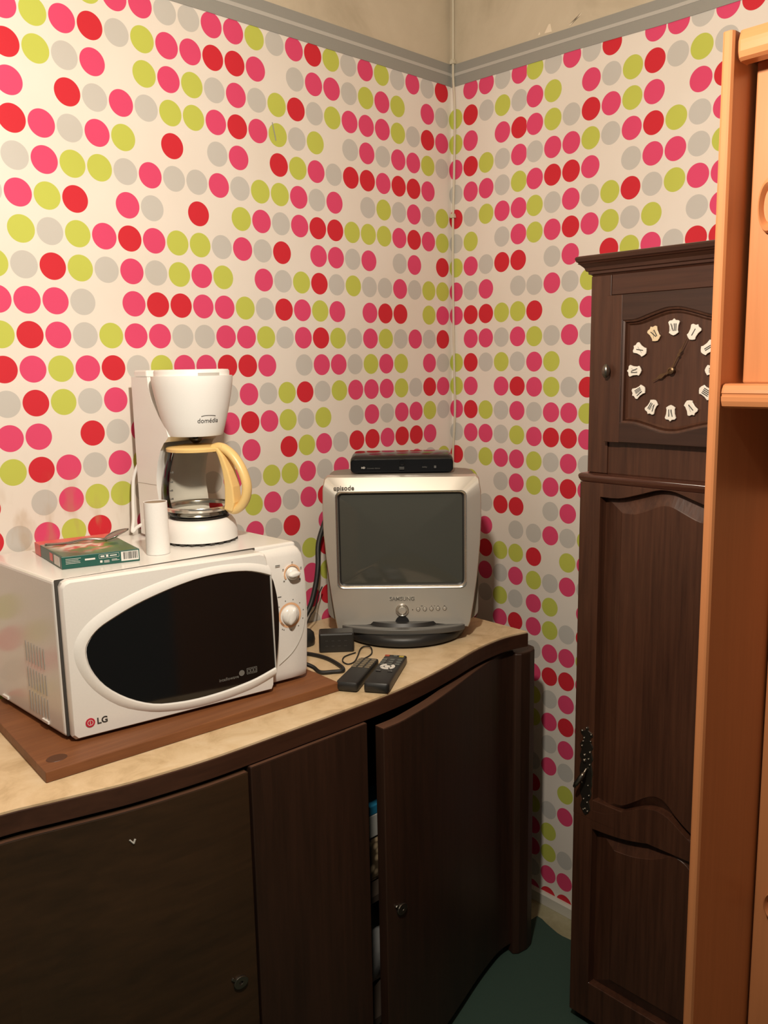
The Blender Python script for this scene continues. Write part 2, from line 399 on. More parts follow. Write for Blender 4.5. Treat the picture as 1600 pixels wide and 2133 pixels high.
# printed border: two grey bands with a pale stripe
def border(name, pts, left):
    root = None
    for nm, f0, f1, mt, th in (('border_band', 0, 1, 'border', .0016), ('border_stripe', .46, .60, 'border_light', .0024)):
        bm = bmesh.new(); lo_, hi = [], []
        for s, zb, zt in pts:
            for lst, f in ((lo_, f0), (hi, f1)):
                z = zb+(zt-zb)*f
                lst.append([(s, -.0008, z), (s, -.0008-th, z)] if left else [(-.0008, s, z), (-.0008-th, s, z)])
        rings = [[a[0], a[1], b_[1], b_[0]] for a, b_ in zip(lo_, hi)]
        loft(bm, rings)
        o = obj(nm if root else name, bm, mt, root)
        if root is None: root = o; struct(o)
border('trim_1', [(-2.6, 2.198, 2.256), (-.60, 2.192, 2.250), (-.001, 2.189, 2.243)], True)
border('trim_2', [(-2.6, 2.150, 2.204), (-.62, 2.170, 2.223), (-.40, 2.178, 2.229), (-.001, 2.187, 2.241)], False)
for pts in ([(-.281, 2.2385), (-.289, 2.2385), (-.286, 2.2455)], [(-.300, 2.2375), (-.322, 2.236), (-.317, 2.2545), (-.312, 2.2545)], [(-.368, 2.2365), (-.374, 2.2355), (-.405, 2.2555), (-.400, 2.249)]):
    bm = bmesh.new(); prism(bm, pts, -.0010, -.0001, 'YZ'); obj('plaster_flake', bm, 'flake', wr)
struct(box('floor', -2.6, .12, -2.6, .12, -.05, 0, 'lino'))
struct(box('ceiling', -2.6, .12, -2.6, .12, 2.75, 2.8, 'plaster'))
bm = bmesh.new(); prism(bm, [(-.013, .0005), (-.0008, .0005), (-.0008, .034), (-.008, .034), (-.013, .029)], -2.6, -.0008, 'XZ')
struct(obj('baseboard_right', bm, 'skirt'))
bm = bmesh.new(); prism(bm, [(-.013, .0005), (-.0008, .0005), (-.0008, .034), (-.008, .034), (-.013, .029)], -2.6, -.014, 'YZ')
struct(obj('baseboard_left', bm, 'skirt'))
# green rug, wavy edge towards the wall
edge = [(-.0875 - .004*math.sin(k*2.1) - .006*math.sin(k*.9), -.375 - k*.024) for k in range(40)]
edge = [(-.25, -.370), (-.152, -.362), (-.07, -.366), (-.071, -.383), (-.078, -.402), (-.084, -.425), (-.089, -.445), (-.090, -.462), (-.088, -.48), (-.085, -.50)] + [(x-.004, y-.13) for x, y in edge[3:30]]
poly = edge + [(-1.5, edge[-1][1]), (-1.5, -.395), (-1.2, -.435), (-1.0, -.455), (-.7, -.455), (-.5, -.428), (-.38, -.399)]
bm = bmesh.new(); prism(bm, poly, .0005, .007, 'XY')
tag(obj('floor_rug', bm, 'rug', bevel=.002), 'dark green rug on the floor in front of the sideboard', 'rug')

# corner cable with two clips
cab = thing('wall_cable', 'thin off-white cable hanging down the corner of the dotted walls', 'cable', (-.006, -.015, 1.2))
L0 = Vector((-.006, -.015, 1.2))
pts = [(-.0065, -.013, 2.745), (-.0065, -.014, 2.393), (-.0065, -.0135, 2.241), (-.0085, -.0155, 2.204), (-.007, -.0195, 2.12), (-.007, -.0165, 1.98), (-.007, -.0120, 1.863),
       (-.007, -.0105, 1.75), (-.007, -.011, 1.66), (-.007, -.0125, 1.54), (-.007, -.0145, 1.44), (-.007, -.0165, 1.35), (-.007, -.012, 1.28), (-.007, -.008, 1.22), (-.007, -.008, 1.10), (-.007, -.010, .95)]
bm = bmesh.new(); tube(bm, [Vector(p)-L0 for p in pts], .0032, 8, 6); obj('cord', bm, 'cable_white', cab, True)
for z, y in ((2.246, -.0135), (1.863, -.012)):
    bm = bmesh.new(); prism(bm, [(-.0075, -.005), (.0065, -.005), (.008, 0), (.004, .006), (-.004, .006)], -.006, .004, 'YZ')
    o = obj('cable_clip', bm, 'cable_white', cab, bevel=.001); o.location = Vector((-.0065, y, z))-L0

# ================================================================= SIDEBOARD
SLAB = [(-1.60, -.432), (-1.50, -.412), (-1.409, -.415), (-1.347, -.430), (-1.290, -.445), (-1.232, -.459), (-1.158, -.470), (-1.098, -.476), (-1.046, -.478), (-.99, -.479), (-.905, -.480),
        (-.781, -.481), (-.707, -.480), (-.642, -.475), (-.565, -.464), (-.477, -.447), (-.403, -.430), (-.333, -.4205), (-.269, -.420), (-.211, -.432)]
SLAB = smooth_poly(SLAB, 3)
F = lambda x: interp(x, SLAB)
sb = thing('sideboard', 'dark brown wooden sideboard with bowed front and pale stone-look top', 'sideboard', (-.905, -.2, 0))
SO = Vector((-.905, -.2, 0))
def sobj(name, bm, mat, parent=sb, bevel=0.0, smooth=False):
    bmesh.ops.translate(bm, verts=bm.verts, vec=-SO)
    return obj(name, bm, mat, parent, smooth, bevel)
bm = bmesh.new(); prism(bm, [(-1.60, -.004)] + SLAB + [(-.211, -.004)], .8445, .848, 'XY')
sobj('stone_top', bm, 'marble')
bm = bmesh.new(); prism(bm, [(-1.602, -.0035)] + [(x, y-.0022) for x, y in SLAB] + [(-.209, -.0035)], .812, .8444, 'XY')
sobj('top_edge', bm, 'edge', bevel=.0012)
bm = bmesh.new(); bx(bm, -1.585, -.235, -.40, -.005, .06, .078); sobj('bottom_panel', bm, 'inner')
bm = bmesh.new(); bx(bm, -1.585, -.235, -.014, -.004, .078, .812); sobj('back_panel', bm, 'inner')
bm = bmesh.new(); bx(bm, -1.585, -.235, -.38, -.015, .335, .350); sobj('shelf', bm, 'inner')
# rounded corner posts with their side panels
for s in (1, -1):
    X = lambda x: x if s > 0 else -1.811-x
    outl = [(-.240, -.418), (-.228, -.428), (-.20, -.432), (-.178, -.428), (-.164, -.416), (-.160, -.40), (-.165, -.05), (-.185, -.004), (-.235, -.004), (-.235, -.40)]
    bm = bmesh.new(); prism(bm, [(X(x), y) for x, y in outl], .0072, .797, 'XY')
    sobj('side_post', bm, 'side_v', bevel=.004)
def front_piece(name, x0, x1, z0, z1, dy, th, mat, parent=sb, n=14):
    xs = [x0+(x1-x0)*k/n for k in range(n+1)]
    fr_ = [(x, F(x)-dy) for x in xs]; bk = [(x, F(x)-dy+th) for x in xs]
    bm = bmesh.new(); prism(bm, fr_+bk[::-1], z0, z1, 'XY')
    return sobj(name, bm, mat, parent, bevel=.0018)
front_piece('centre_panel', -1.0305, -.771, .03, .8105, .0095, .030, 'side_v')
front_piece('plinth', -1.575, -.245, .0, .028, -.03, .02, 'inner', n=30)
ldoor = front_piece('door', -1.560, -1.0355, .032, .8055, .0095, .022, 'side_h')
front_piece('worn_lit_edge', -1.556, -1.0385, .8055, .8060, .0094, .007, 'worn_lit', ldoor)  # lit top face of the worn edge, painted as a paler strip
front_piece('worn_lit_edge', -1.029, -.773, .8105, .8110, .0094, .007, 'worn_lit', sb)
# white scuff on the left door
for a, b_, r in (((-1.2415, .758), (-1.236, .7505), .0013), ((-1.236, .7505), (-1.2335, .757), .0016)):
    bm = bmesh.new(); tube(bm, [(a[0], F(a[0])-.0098, a[1]), (b_[0], F(b_[0])-.0098, b_[1])], r, 6, 3)
    sobj('scuff', bm, 'carton', ldoor)
# right door, ajar
DF = smooth_poly([(-.755, -.518), (-.718, -.518), (-.681, -.513), (-.600, -.4965), (-.501, -.4685), (-.390, -.4345), (-.300, -.412), (-.262, -.408), (-.236, -.411)], 4)
DB = [(x, y+.024) for x, y in DF]
bm = bmesh.new(); prism(bm, DF+DB[::-1], .032, .802, 'XY')
rdoor = sobj('door', bm, 'side_v', bevel=.0018)
bm = bmesh.new(); prism(bm, [(x+.0005, y+.0012) for x, y in DF]+[(x, y-.0008) for x, y in DB[::-1]], .802, .8024, 'XY'); sobj('worn_lit_edge', bm, 'worn_lit', rdoor)  # whole lit door top painted paler
def escutcheon(parent, x, y, z, ang):
    T = Matrix.Translation(Vector((x, y, z))-SO) @ Matrix.Rotation(ang, 4, 'Z')
    bm = bmesh.new()
    o_ = [(.0135*math.cos(2*PI*k/20), .0115*math.sin(2*PI*k/20)) for k in range(20)]
    i_ = [(.0035*math.cos(2*PI*k/20), .003*math.sin(2*PI*k/20)) for k in range(20)]
    prism(bm, o_, -.003, .002, 'XZ', i_); prism(bm, [(-.018, .012), (-.011, .0045), (-.007, .009), (-.014, .015)], -.002, .002, 'XZ')
    bmesh.ops.transform(bm, matrix=T, verts=bm.verts); e = obj('lock_plate', bm, 'pewter', parent, bevel=.0008)
    bm = bmesh.new(); prism(bm, [(-.0032, -.0032), (.0032, -.0032), (.0032, .0032), (-.0032, .0032)], -.0004, .0015, 'XZ')
    bmesh.ops.transform(bm, matrix=T, verts=bm.verts); obj('keyhole', bm, 'seam', parent)
escutcheon(rdoor, -.716, -.5190, .414, R(3)); escutcheon(ldoor, -1.071, F(-1.071)-.0105, .431, R(-5))
# things inside the sideboard, seen through the gap of the open door
bm = bmesh.new(); bx(bm, -.69, -.55, -.345, -.27, .352, .458)
o = obj('snack_packet', bm, 'packet', bevel=.012); tag(o, 'brown and beige patterned packet inside sideboard, below the blue carton', 'packet')
ct = thing('milk_carton', 'white carton with blue top inside sideboard behind open door', 'carton', (-.62, -.31, .459))
box('carton_body', -.07, .07, -.035, .035, 0, .052, 'carton', ct, .002); box('carton_top', -.07, .07, -.035, .035, .0521, .074, 'blue', ct, .002)
bm = bmesh.new(); bmesh.ops.create_icosphere(bm, subdivisions=3, radius=.1)
for v in bm.verts:
    k = 1+.10*math.sin(v.co.x*90)*math.cos(v.co.y*70+v.co.z*60)
    v.co = Vector((v.co.x*.8*k, v.co.y*.55*k, max(v.co.z*1.1*k, -.09)))
o = obj('plastic_bag', bm, 'bag', None, True); o.location = (-.63, -.29, .1685)
tag(o, 'crumpled pale grey bag at the bottom inside of the sideboard', 'bag')

# ================================================================= WOODEN BOARD
bd = thing('wooden_board', 'reddish brown wooden board lying under the white microwave', 'board', (-1.04, -.24, .848))
bm = bmesh.new(); prism(bm, [(-.286, -.134), (.274, -.164), (.277, -.02), (.286, .16), (.20, .20), (-.262, .228)], .0003, .0185, 'XY'); obj('board_plank', bm, 'board', bd, bevel=.0015)
bm = bmesh.new(); lathe(bm, [(.0135, .0183), (.0128, .0192)], 24, -.254, -.098, sx=1.25); obj('wood_plug', bm, 'knot', bd)

# ================================================================= MICROWAVE
ang = math.atan2(-.051, .368)
mw = thing('microwave', 'white microwave oven with oval black door window on wooden board', 'microwave', (-1.253, -.306, .8665), ang)
def toL(x, y):  # world xy -> microwave frame
    d = Vector((x+1.253, y+.306)); return (d.x*math.cos(ang)+d.y*math.sin(ang), -d.x*math.sin(ang)+d.y*math.cos(ang))
ZB, ZT = .006, .2735
foot = [toL(*p) for p in ((-1.257, -.286), (-.798, -.324), (-.806, -.016), (-1.272, -.010))]
bm = bmesh.new(); prism(bm, foot, ZB, ZT, 'XY'); mb = obj('body', bm, 'white', mw, bevel=.006, seg=3)
for x, y in ((-1.23, -.26), (-.83, -.29), (-.83, -.06), (-1.23, -.06)):
    bm = bmesh.new(); lx, ly = toL(x, y); lathe(bm, [(.010, .0002), (.012, ZB+.001)], 16, lx, ly); obj('foot', bm, 'black_pl', mw)
# dark seam behind the door
bm = bmesh.new(); prism(bm, [toL(-1.2548, -.2878), toL(-.890, -.3185), toL(-.890, -.316), toL(-1.2548, -.2858)], ZB+.002, ZT+.0006, 'XY'); obj('door_seam', bm, 'seam', mw)
# door: outline in (u, z), with a curved right side
def zz(z): return z-.8665
DO = [(.006, .8705), (.0, .877), (.0, 1.130), (.004, 1.137), (.012, 1.1405), (.355, 1.1385), (.364, 1.135), (.368, 1.127), (.3735, 1.09), (.3805, 1.05), (.3825, 1.018), (.3805, .98), (.376, .93), (.3735, .90), (.3725, .879), (.3690, .8715)]
DO = [(u, zz(z)) for u, z in DO]
bm = bmesh.new()
ins = []
cxm, czm = .19, zz(1.005)
f0 = [(u, .0 + .006, z) for u, z in DO]
f1 = [(cxm+(u-cxm)*.982, 0, czm+(z-czm)*.972) for u, z in DO]
bk = [(u, max(.012, toL(-1.253+u*math.cos(ang), -.289-.030*u/.37)[1]-.001) if False else .0180+.0195*u/.37, z) for u, z in DO]
loft(bm, [bk, f0, f1]); dr_ = autosmooth(obj('door', bm, 'white', mw), 30)
# raised oval rim and black window
WIN = [(.3755, .9165), (.335, .9045), (.30, .8985), (.263, .8945), (.22, .8930), (.18, .8955), (.138, .9030), (.095, .9240), (.059, .9540), (.038, .988), (.0323, 1.018), (.039, 1.036), (.056, 1.053), (.083, 1.0665), (.118, 1.081), (.159, 1.0935), (.20, 1.1035), (.2385, 1.1100), (.28, 1.1120), (.322, 1.1085), (.350, 1.101), (.3735, 1.0915)]
RIM = [(.3745, .8990), (.336, .8855), (.30, .8790), (.263, .8755), (.22, .8745), (.175, .8785), (.125, .8900), (.078, .9120), (.038, .9500), (.016, .990), (.0105, 1.022), (.018, 1.046), (.038, 1.068), (.070, 1.0870), (.108, 1.1020), (.150, 1.1140), (.195, 1.1230), (.236, 1.1275), (.28, 1.1285), (.322, 1.1255), (.350, 1.120), (.3700, 1.1130)]
WINs = smooth_poly([(u, zz(z)) for u, z in WIN], 3); RIMs = smooth_poly([(u, zz(z)) for u, z in RIM], 3)
bm = bmesh.new()
mid = [((a*.45+c*.55), (b_*.45+d*.55)) for (a, b_), (c, d) in zip(WINs, RIMs)]
r0 = [(u, .001, z) for u, z in RIMs]; r1 = [(u, -.0052, z) for u, z in mid]; r2_ = [(u, -.0045, z) for u, z in [((a*.85+c*.15), (b_*.85+d*.15)) for (a, b_), (c, d) in zip(WINs, RIMs)]]; r3 = [(u, .0006, z) for u, z in WINs]
loft(bm, [r0, r1, r2_, r3], False, False); autosmooth(obj('window_rim', bm, 'white_rim', dr_), 50)
WS = WINs + smooth_poly([(.3755, zz(1.0915)), (.3835, zz(1.055)), (.3865, zz(1.018)), (.3845, zz(.975)), (.379, zz(.935)), (.3755, zz(.9165))], 3)[1:-1]
bm = bmesh.new(); prism(bm, WS, -.0012, .004, 'XZ'); obj('window', bm, 'black_glass', dr_)
# logos
lg = obj('logo_badge', lathe(bmesh.new(), [(.0078, .0), (.0078, -.0007)], 28, axis='Y', o=(.0295, -.0002, zz(.8960))), 'logo_red', dr_)
bm = bmesh.new(); prism(bm, [(.0048*math.cos(2*PI*k/24)+.0295, .0048*math.sin(2*PI*k/24)+zz(.896)) for k in range(24)], -.0012, -.0008, 'XZ', [(.0040*math.cos(2*PI*k/24)+.0295, .0040*math.sin(2*PI*k/24)+zz(.896)) for k in range(24)])
bx(bm, .0290, .0298, -.0012, -.0008, zz(.8925), zz(.8990)); obj('badge_mark', bm, 'label_white', dr_)
text('maker_lettering', 'LG', .0150, 'print_dark', dr_, (.0495, -.0003, zz(.8952)), (PI/2, 0, 0), bold=.0004)
text('door_lettering', 'intellowave', .0085, 'print_grey', dr_, (.2800, -.0014, zz(.9150)), (PI/2, 0, 0))
bm = bmesh.new(); lathe(bm, [(.0055, 0), (.0055, -.0004)], 24, axis='Y', o=(.3055, -.0013, zz(.9200))); obj('round_mark', bm, 'print_grey', dr_)
bm = bmesh.new()
prism(bm, rrect(.3155, .3365, zz(.9150), zz(.9265), .001, 2), -.0017, -.0013, 'XZ', rrect(.3162, .3358, zz(.9157), zz(.9258), .0008, 2))
for k in range(3): prism(bm, rrect(.3175+k*.006, .3225+k*.006, zz(.9170), zz(.9245), .0008, 2), -.0017, -.0013, 'XZ', rrect(.3183+k*.006, .3217+k*.006, zz(.9178), zz(.9237), .0005, 2))
obj('square_mark', bm, 'print_grey', dr_)
# control panel
c0 = toL(-.885, -.322); c1 = toL(-.794, -.3325)
PB = math.atan2(c1[1]-c0[1], c1[0]-c0[0])
cp = bpy.data.objects.new('panel_tmp', None)
PX0 = toL(-.861, -.330)
def pan(u, d, z):  # panel frame: u right, d outward, z
    return (PX0[0]+u*math.cos(PB)+d*math.sin(PB), PX0[1]+u*math.sin(PB)-d*math.cos(PB), zz(z))
rings = []
prof = [(.874, .001, -.005), (.876, .0025, -.002), (.888, .004, .0), (.90, .0035, .001), (1.00, .006, .004), (1.06, .005, .003), (1.10, .002, .001), (1.118, .0, -.002), (1.128, -.004, -.006), (1.134, -.014, -.010), (1.1355, -.02, -.012)]
for z, d, e in prof:
    ue = .0690+e
    rings.append([pan(-.035, d, z), pan(.03, d+.0008, z), pan(ue-.006, d, z), pan(ue-.001, d-.003, z), pan(ue, d-.010, z), pan(ue, -.024, z), pan(-.035, -.024, z)])
bm = bmesh.new(); loft(bm, rings); pnl = autosmooth(obj('control_panel', bm, 'white', mw), 40)
ROTP = (PI/2, 0, PB)
def knob(u, z, r, big):
    # printed orange scale ring
    bm = bmesh.new(); n = 40
    a0, a1 = (R(-40), R(215)) if not big else (R(-150), R(235))
    ro, ri = (r*1.46, r*1.20) if not big else (r*1.40, r*1.16)
    for k in range(n):
        t0, t1 = a0+(a1-a0)*k/n, a0+(a1-a0)*(k+1)/n
        q = [pan(u+rr*math.cos(t), .0066, z+rr*math.sin(t)) for rr, t in ((ri, t0), (ro, t0), (ro, t1), (ri, t1))]
        bm.faces.new([bm.verts.new(p) for p in q])
    o = obj('dial_scale', bm, 'print_orange', pnl)
    bm = bmesh.new()
    m_ = 5 if not big else 13
    for k in range(m_):
        t = a0+(a1-a0)*(k+.0)/(m_-1); rr = ro*1.22; L_ = .0022 if big else .0034
        cx_, cz_ = u+rr*math.cos(t), z+rr*math.sin(t)
        q = [pan(cx_-L_*.5, .0066, cz_-.001), pan(cx_+L_*.5, .0066, cz_-.001), pan(cx_+L_*.5, .0066, cz_+.001), pan(cx_-L_*.5, .0066, cz_+.001)]
        bm.faces.new([bm.verts.new(p) for p in q])
    obj('scale_marks', bm, 'print_grey', o)['kind'] = 'stuff'
    bm = bmesh.new(); rings = []
    for rr, d in ((r, .004), (r, .009), (r*.93, .013), (r*.6, .0155)):
        rings.append([pan(u+rr*math.cos(2*PI*k/28), d, z+rr*math.sin(2*PI*k/28)) for k in range(28)])
    loft(bm, rings); kn = autosmooth(obj('dial', bm, 'white_rim', pnl), 50)
    # grip bar
    bm = bmesh.new(); tl = R(70 if big else 8)
    def gp(a, b_, d): return pan(u+a*math.cos(tl)-b_*math.sin(tl), d, z+a*math.sin(tl)+b_*math.cos(tl))
    L_ = r*.98; W = r*.42
    rg = [[gp(L_*math.cos(2*PI*k/20)*f, W*math.sin(2*PI*k/20)*f, d) for k in range(20)] for f, d in ((1, .010), (1, .0185), (.86, .0215), (.5, .0225))]
    loft(bm, rg); autosmooth(obj('dial_grip', bm, 'white_rim', kn), 50)
knob(.0395, 1.0835, .0122, False); knob(.0315, 1.0025, .0178, True)
bm = bmesh.new()
for u, z, L_ in ((.009, 1.1030, .010), (.0105, 1.0415, .008)):
    q = [pan(u-L_/2, .0062, z-.0011), pan(u+L_/2, .0062, z-.0011), pan(u+L_/2, .0062, z+.0011), pan(u-L_/2, .0062, z+.0011)]; bm.faces.new([bm.verts.new(p) for p in q])
obj('panel_caption', bm, 'print_grey', pnl)['kind'] = 'stuff'
# arc line embossed around the lower dial
bm = bmesh.new(); tube(bm, [pan(.067-.0*k, .0058, 1.02) if k == 0 else pan(*( (.064, .0066, .985), (.055, .0066, .955), (.035, .0064, .928), (.005, .0058, .908))[k-1]) for k in range(5)], .0005, 5, 6)
obj('panel_line', bm, 'border_light', pnl)
# vents pressed in the left side and slots
sA, sB = Vector(toL(-1.2573, -.286)), Vector(toL(-1.2727, -.010)); sd = (sB-sA).normalized(); sn = Vector((-sd.y, sd.x))
def side(v, d, z): p = sA+sd*v+sn*d; return (p.x, p.y, zz(z))
for row, (zc, vo) in enumerate(((.995, .0), (.948, .0), (.905, .0))):
    for k in range(7):
        v = .058+k*.0115
        bm = bmesh.new(); q0 = [side(v+a, .0006, zc+b_+(-.0)) for a, b_ in ((-.0008, -.018), (.0008, -.018), (.0008, .018), (-.0008, .018))]
        q1 = [side(v+a, -.002, zc+b_) for a, b_ in ((-.0008, -.018), (.0008, -.018), (.0008, .018), (-.0008, .018))]
        loft(bm, [q0, q1]); obj('vent_slot', bm, 'vent', mb)
for v in (.07, .235):
    bm = bmesh.new(); loft(bm, [[side(v+a, d, .8815+b_) for a, b_ in ((-.012, -.003), (.012, -.003), (.012, .003), (-.012, .003))] for d in (-.002, .0025)]); obj('side_tab', bm, 'white_rim', mb, bevel=.001)

# ================================================================= COFFEE MAKER
ROT = R(2.6); ROTC = R(24.5); MZ = .8665+.2735
cm = thing('coffee_maker', 'white drip coffee maker standing on top of the microwave', 'coffee maker', (-.9154, -.1802, MZ), ROT)
# base, with a round front and a foot under the column
bm = bmesh.new()
def base_ring(r, yb, hw, z):
    out = []
    for k in range(29):
        a = R(-200+220*k/28)
        out.append((r*math.cos(a), .010+r*math.sin(a), z))
    out += [(hw, yb, z), (-hw, yb, z)]
    return out
loft(bm, [base_ring(.0725, .136, .0565, .0055), base_ring(.0725, .136, .0565, .022), base_ring(.0690, .135, .0560, .036), base_ring(.0635, .133, .055, .0445), base_ring(.060, .131, .054, .0465)])
autosmooth(obj('base', bm, 'white_pl', cm), 40)
bm = bmesh.new()
for k in range(15):
    a = R(-200+220*k/14); c_, s_ = math.cos(a), math.sin(a)
    x, y = .0665*c_, .010+.0665*s_
    bx(bm, x-.0045, x+.0045, y-.0045, y+.0045, .0002, .0058)
obj('base_vents', bm, 'seam', cm)['kind'] = 'stuff'
obj('hot_plate', lathe(bmesh.new(), [(.0575, .0464), (.0575, .0484), (.0555, .0494)], 40, 0, .010), 'black_pl', cm)
# column behind the jug, its front hollowed round the jug
def col_ring(z, yf, rc):
    hw, yb = .0565, .138; pts = []
    for k in range(17):
        x = -hw+2*hw*k/16; y = yf
        if rc > abs(x): y = max(yf, .010+math.sqrt(rc*rc-x*x))
        pts.append((x, y, z))
    return pts + [(hw, yb, z), (-hw, yb, z)]
LV = [(.0060, .058, 0), (.0464, .058, 0), (.0474, .058, .0715), (.08, .062, .0715), (.105, .0665, .0715), (.125, .0660, .0715), (.155, .058, .0690), (.178, .045, .0620), (.194, .028, .0600), (.1955, .026, 0), (.2058, .014, 0), (.220, .020, 0), (.245, .045, 0), (.275, .068, 0), (.300, .076, 0), (.318, .078, 0)]
bm = bmesh.new(); loft(bm, [col_ring(*l) for l in LV]); autosmooth(obj('water_tank', bm, 'white_pl', cm), 30)
bm = bmesh.new(); bx(bm, -.0525, .0525, .086, .134, .3182, .331); obj('tank_lid', bm, 'white_pl', cm, bevel=.003)
bm = bmesh.new(); bx(bm, -.0571, -.0561, .0672, .138, .1098, .1104); obj('tank_seam', bm, 'border_light', cm)
bm = bmesh.new(); lathe(bm, [(.0500, .2065), (.0525, .2062), (.0545, .210), (.0605, .232), (.0665, .256), (.0715, .280), (.0750, .300), (.0765, .312), (.0765, .3190), (.0745, .3192)], 48, 0, .010)
bk_ = autosmooth(obj('filter_basket', bm, 'white_pl', cm), 40)
bm = bmesh.new(); lathe(bm, [(.0708, .3193), (.0708, .3275), (.0688, .3305), (.058, .3312), (.02, .3312)], 48, 0, .010); ld_ = autosmooth(obj('basket_lid', bm, 'white_pl', cm), 40)
bm = bmesh.new()
loft(bm, [[(.0712*math.cos(R(a)), .010+.0712*math.sin(R(a)), z) for z in (.3195, .3245)] + [(.0700*math.cos(R(a)), .010+.0700*math.sin(R(a)), z) for z in (.3245, .3195)] for a in range(-114, -77, 4)])
obj('lid_grip', bm, 'border_light', ld_)
bm = bmesh.new(); lathe(bm, [(.004, .2062), (.005, .2015), (.0135, .2000), (.0125, .1965), (.005, .1905), (.002, .190)], 20, 0, .008); obj('drip_valve', bm, 'black_gloss', cm)
# lettering wrapped on the basket
def wrap_text(s, size, zc, a_c, rad, mat, parent):
    o = text('brand_lettering', s, size, mat, parent, (0, 0, 0), (0, 0, 0))
    for v in o.data.vertices:
        a = a_c+v.co.x/rad; zt_ = zc+v.co.y
        rr = interp(zt_, [(.210, .0545), (.232, .0605), (.256, .0665), (.280, .0715), (.300, .075)])+.0003+v.co.z
        v.co = Vector((rr*math.cos(a), .010+rr*math.sin(a), zt_))
    return o
wrap_text('domédia', .0125, .2360, R(-98), .062, 'print_dark', bk_)
bm = bmesh.new(); ar = [(R(-111), .2445), (R(-105), .2458), (R(-98), .2460), (R(-90), .2455), (R(-85), .2447)]
tube(bm, [(.0643*math.cos(a), .010+.0643*math.sin(a), z) for a, z in ar], .0005, 5, 4); obj('brand_line', bm, 'print_dark', bk_)
bm = bmesh.new()
inv = Matrix.Rotation(-ROT, 3, 'Z')
pts = [inv @ (Vector(p)-Vector((-.9154, -.1802, MZ))) for p in ((-.972, -.045, 1.29), (-.981, -.034, 1.26), (-.985, -.032, 1.215), (-.988, -.034, 1.175), (-.993, -.036, 1.150), (-.984, -.040, 1.158), (-.972, -.05, 1.166))]
tube(bm, pts, .0036, 8, 6); obj('power_cord', bm, 'white_pl', cm, True)

# carafe (lifts off the hot plate)
cf = thing('coffee_carafe', 'empty glass carafe with cream yellow lid and handle', 'carafe', (-.9154-.010*math.sin(ROT), -.1802+.010*math.cos(ROT), MZ+.0495), ROTC)
bm = bmesh.new(); lathe(bm, [(.03, .0006), (.052, .0006), (.0585, .004), (.0630, .014), (.0665, .032), (.0675, .050), (.0660, .070), (.0620, .092), (.0560, .112), (.0520, .126), (.0515, .130)], 56, cap1=False)
autosmooth(obj('glass_jug', bm, 'glass', cf), 60)
bm = bmesh.new(); lathe(bm, [(.0645, .0135), (.0655, .0175), (.0665, .0220), (.0655, .0225), (.0640, .0180), (.0632, .0140)], 56, cap0=False, cap1=False)
obj('metal_band', bm, 'chrome', cf, True)
bm = bmesh.new(); lathe(bm, [(.0535, .1265), (.0560, .1272), (.0565, .1325), (.0545, .1345), (.046, .1362), (.030, .1385), (.012, .1390), (.011, .1370)], 48); autosmooth(obj('lid', bm, 'cream', cf), 50)
# handle in the plane of the spout axis, pointing to the machine's front (-y)
bm = bmesh.new()
hp = [(-.040, .1315), (-.054, .1345), (-.068, .130), (-.086, .116), (-.102, .092), (-.111, .064), (-.108, .040), (-.096, .022), (-.080, .014), (-.069, .020)]
tube(bm, [(0, y, z) for y, z in hp], .0088, 12, 6, 1.25)
hd = obj('handle', bm, 'cream', cf, True)
bm = bmesh.new(); prism(bm, smooth_poly([(-.050, .134), (-.058, .118), (-.066, .090), (-.0695, .060), (-.0685, .030), (-.066, .016)], 3) + [(-.084, .012), (-.090, .030), (-.088, .060), (-.080, .090), (-.069, .118), (-.058, .134)], -.014, .014, 'YZ')
obj('handle_grip', bm, 'cream', cf, bevel=.003)
bm = bmesh.new(); bx(bm, -.012, .012, -.066, -.040, .1290, .1400); obj('lid_hinge', bm, 'cream', cf, bevel=.004)
bm = bmesh.new()
for k, z in enumerate((.040, .056, .072, .090)):
    for a in (R(-190), R(-194)):
        r_ = interp(z, [(.032, .0665), (.05, .0675), (.07, .066), (.092, .062)])+.0004
        p = Vector((r_*math.cos(a), r_*math.sin(a), z)); bx(bm, p.x-.0012, p.x+.0012, p.y-.0012, p.y+.0012, z-.0007, z+.0007 + (.002 if a == R(-190) else 0))
obj('cup_marks', bm, 'print_grey', cf)['kind'] = 'stuff'

# ================================================================= ON THE MICROWAVE
rl = thing('cardboard_tube', 'white empty cardboard roll standing upright on the microwave top', 'tube', (-1.0360, -.2230, MZ+.0005), 0)
bm = bmesh.new(); lathe(bm, [(.0188, 0), (.0212, 0), (.0210, .03), (.0209, .0955), (.0195, .0955), (.0188, .04)], 36, cap0=False, cap1=False, sx=1.02, sy=.97)
# close bottom ring and tilt the cut a little
bm.verts.ensure_lookup_table()
autosmooth(obj('tube_wall', bm, 'tube', rl), 50)
bm = bmesh.new(); lathe(bm, [(.0186, .0006), (.0193, .0945)], 36, cap0=True, cap1=False, sx=1.02, sy=.97); obj('tube_inside', bm, 'tube_in', rl, True)
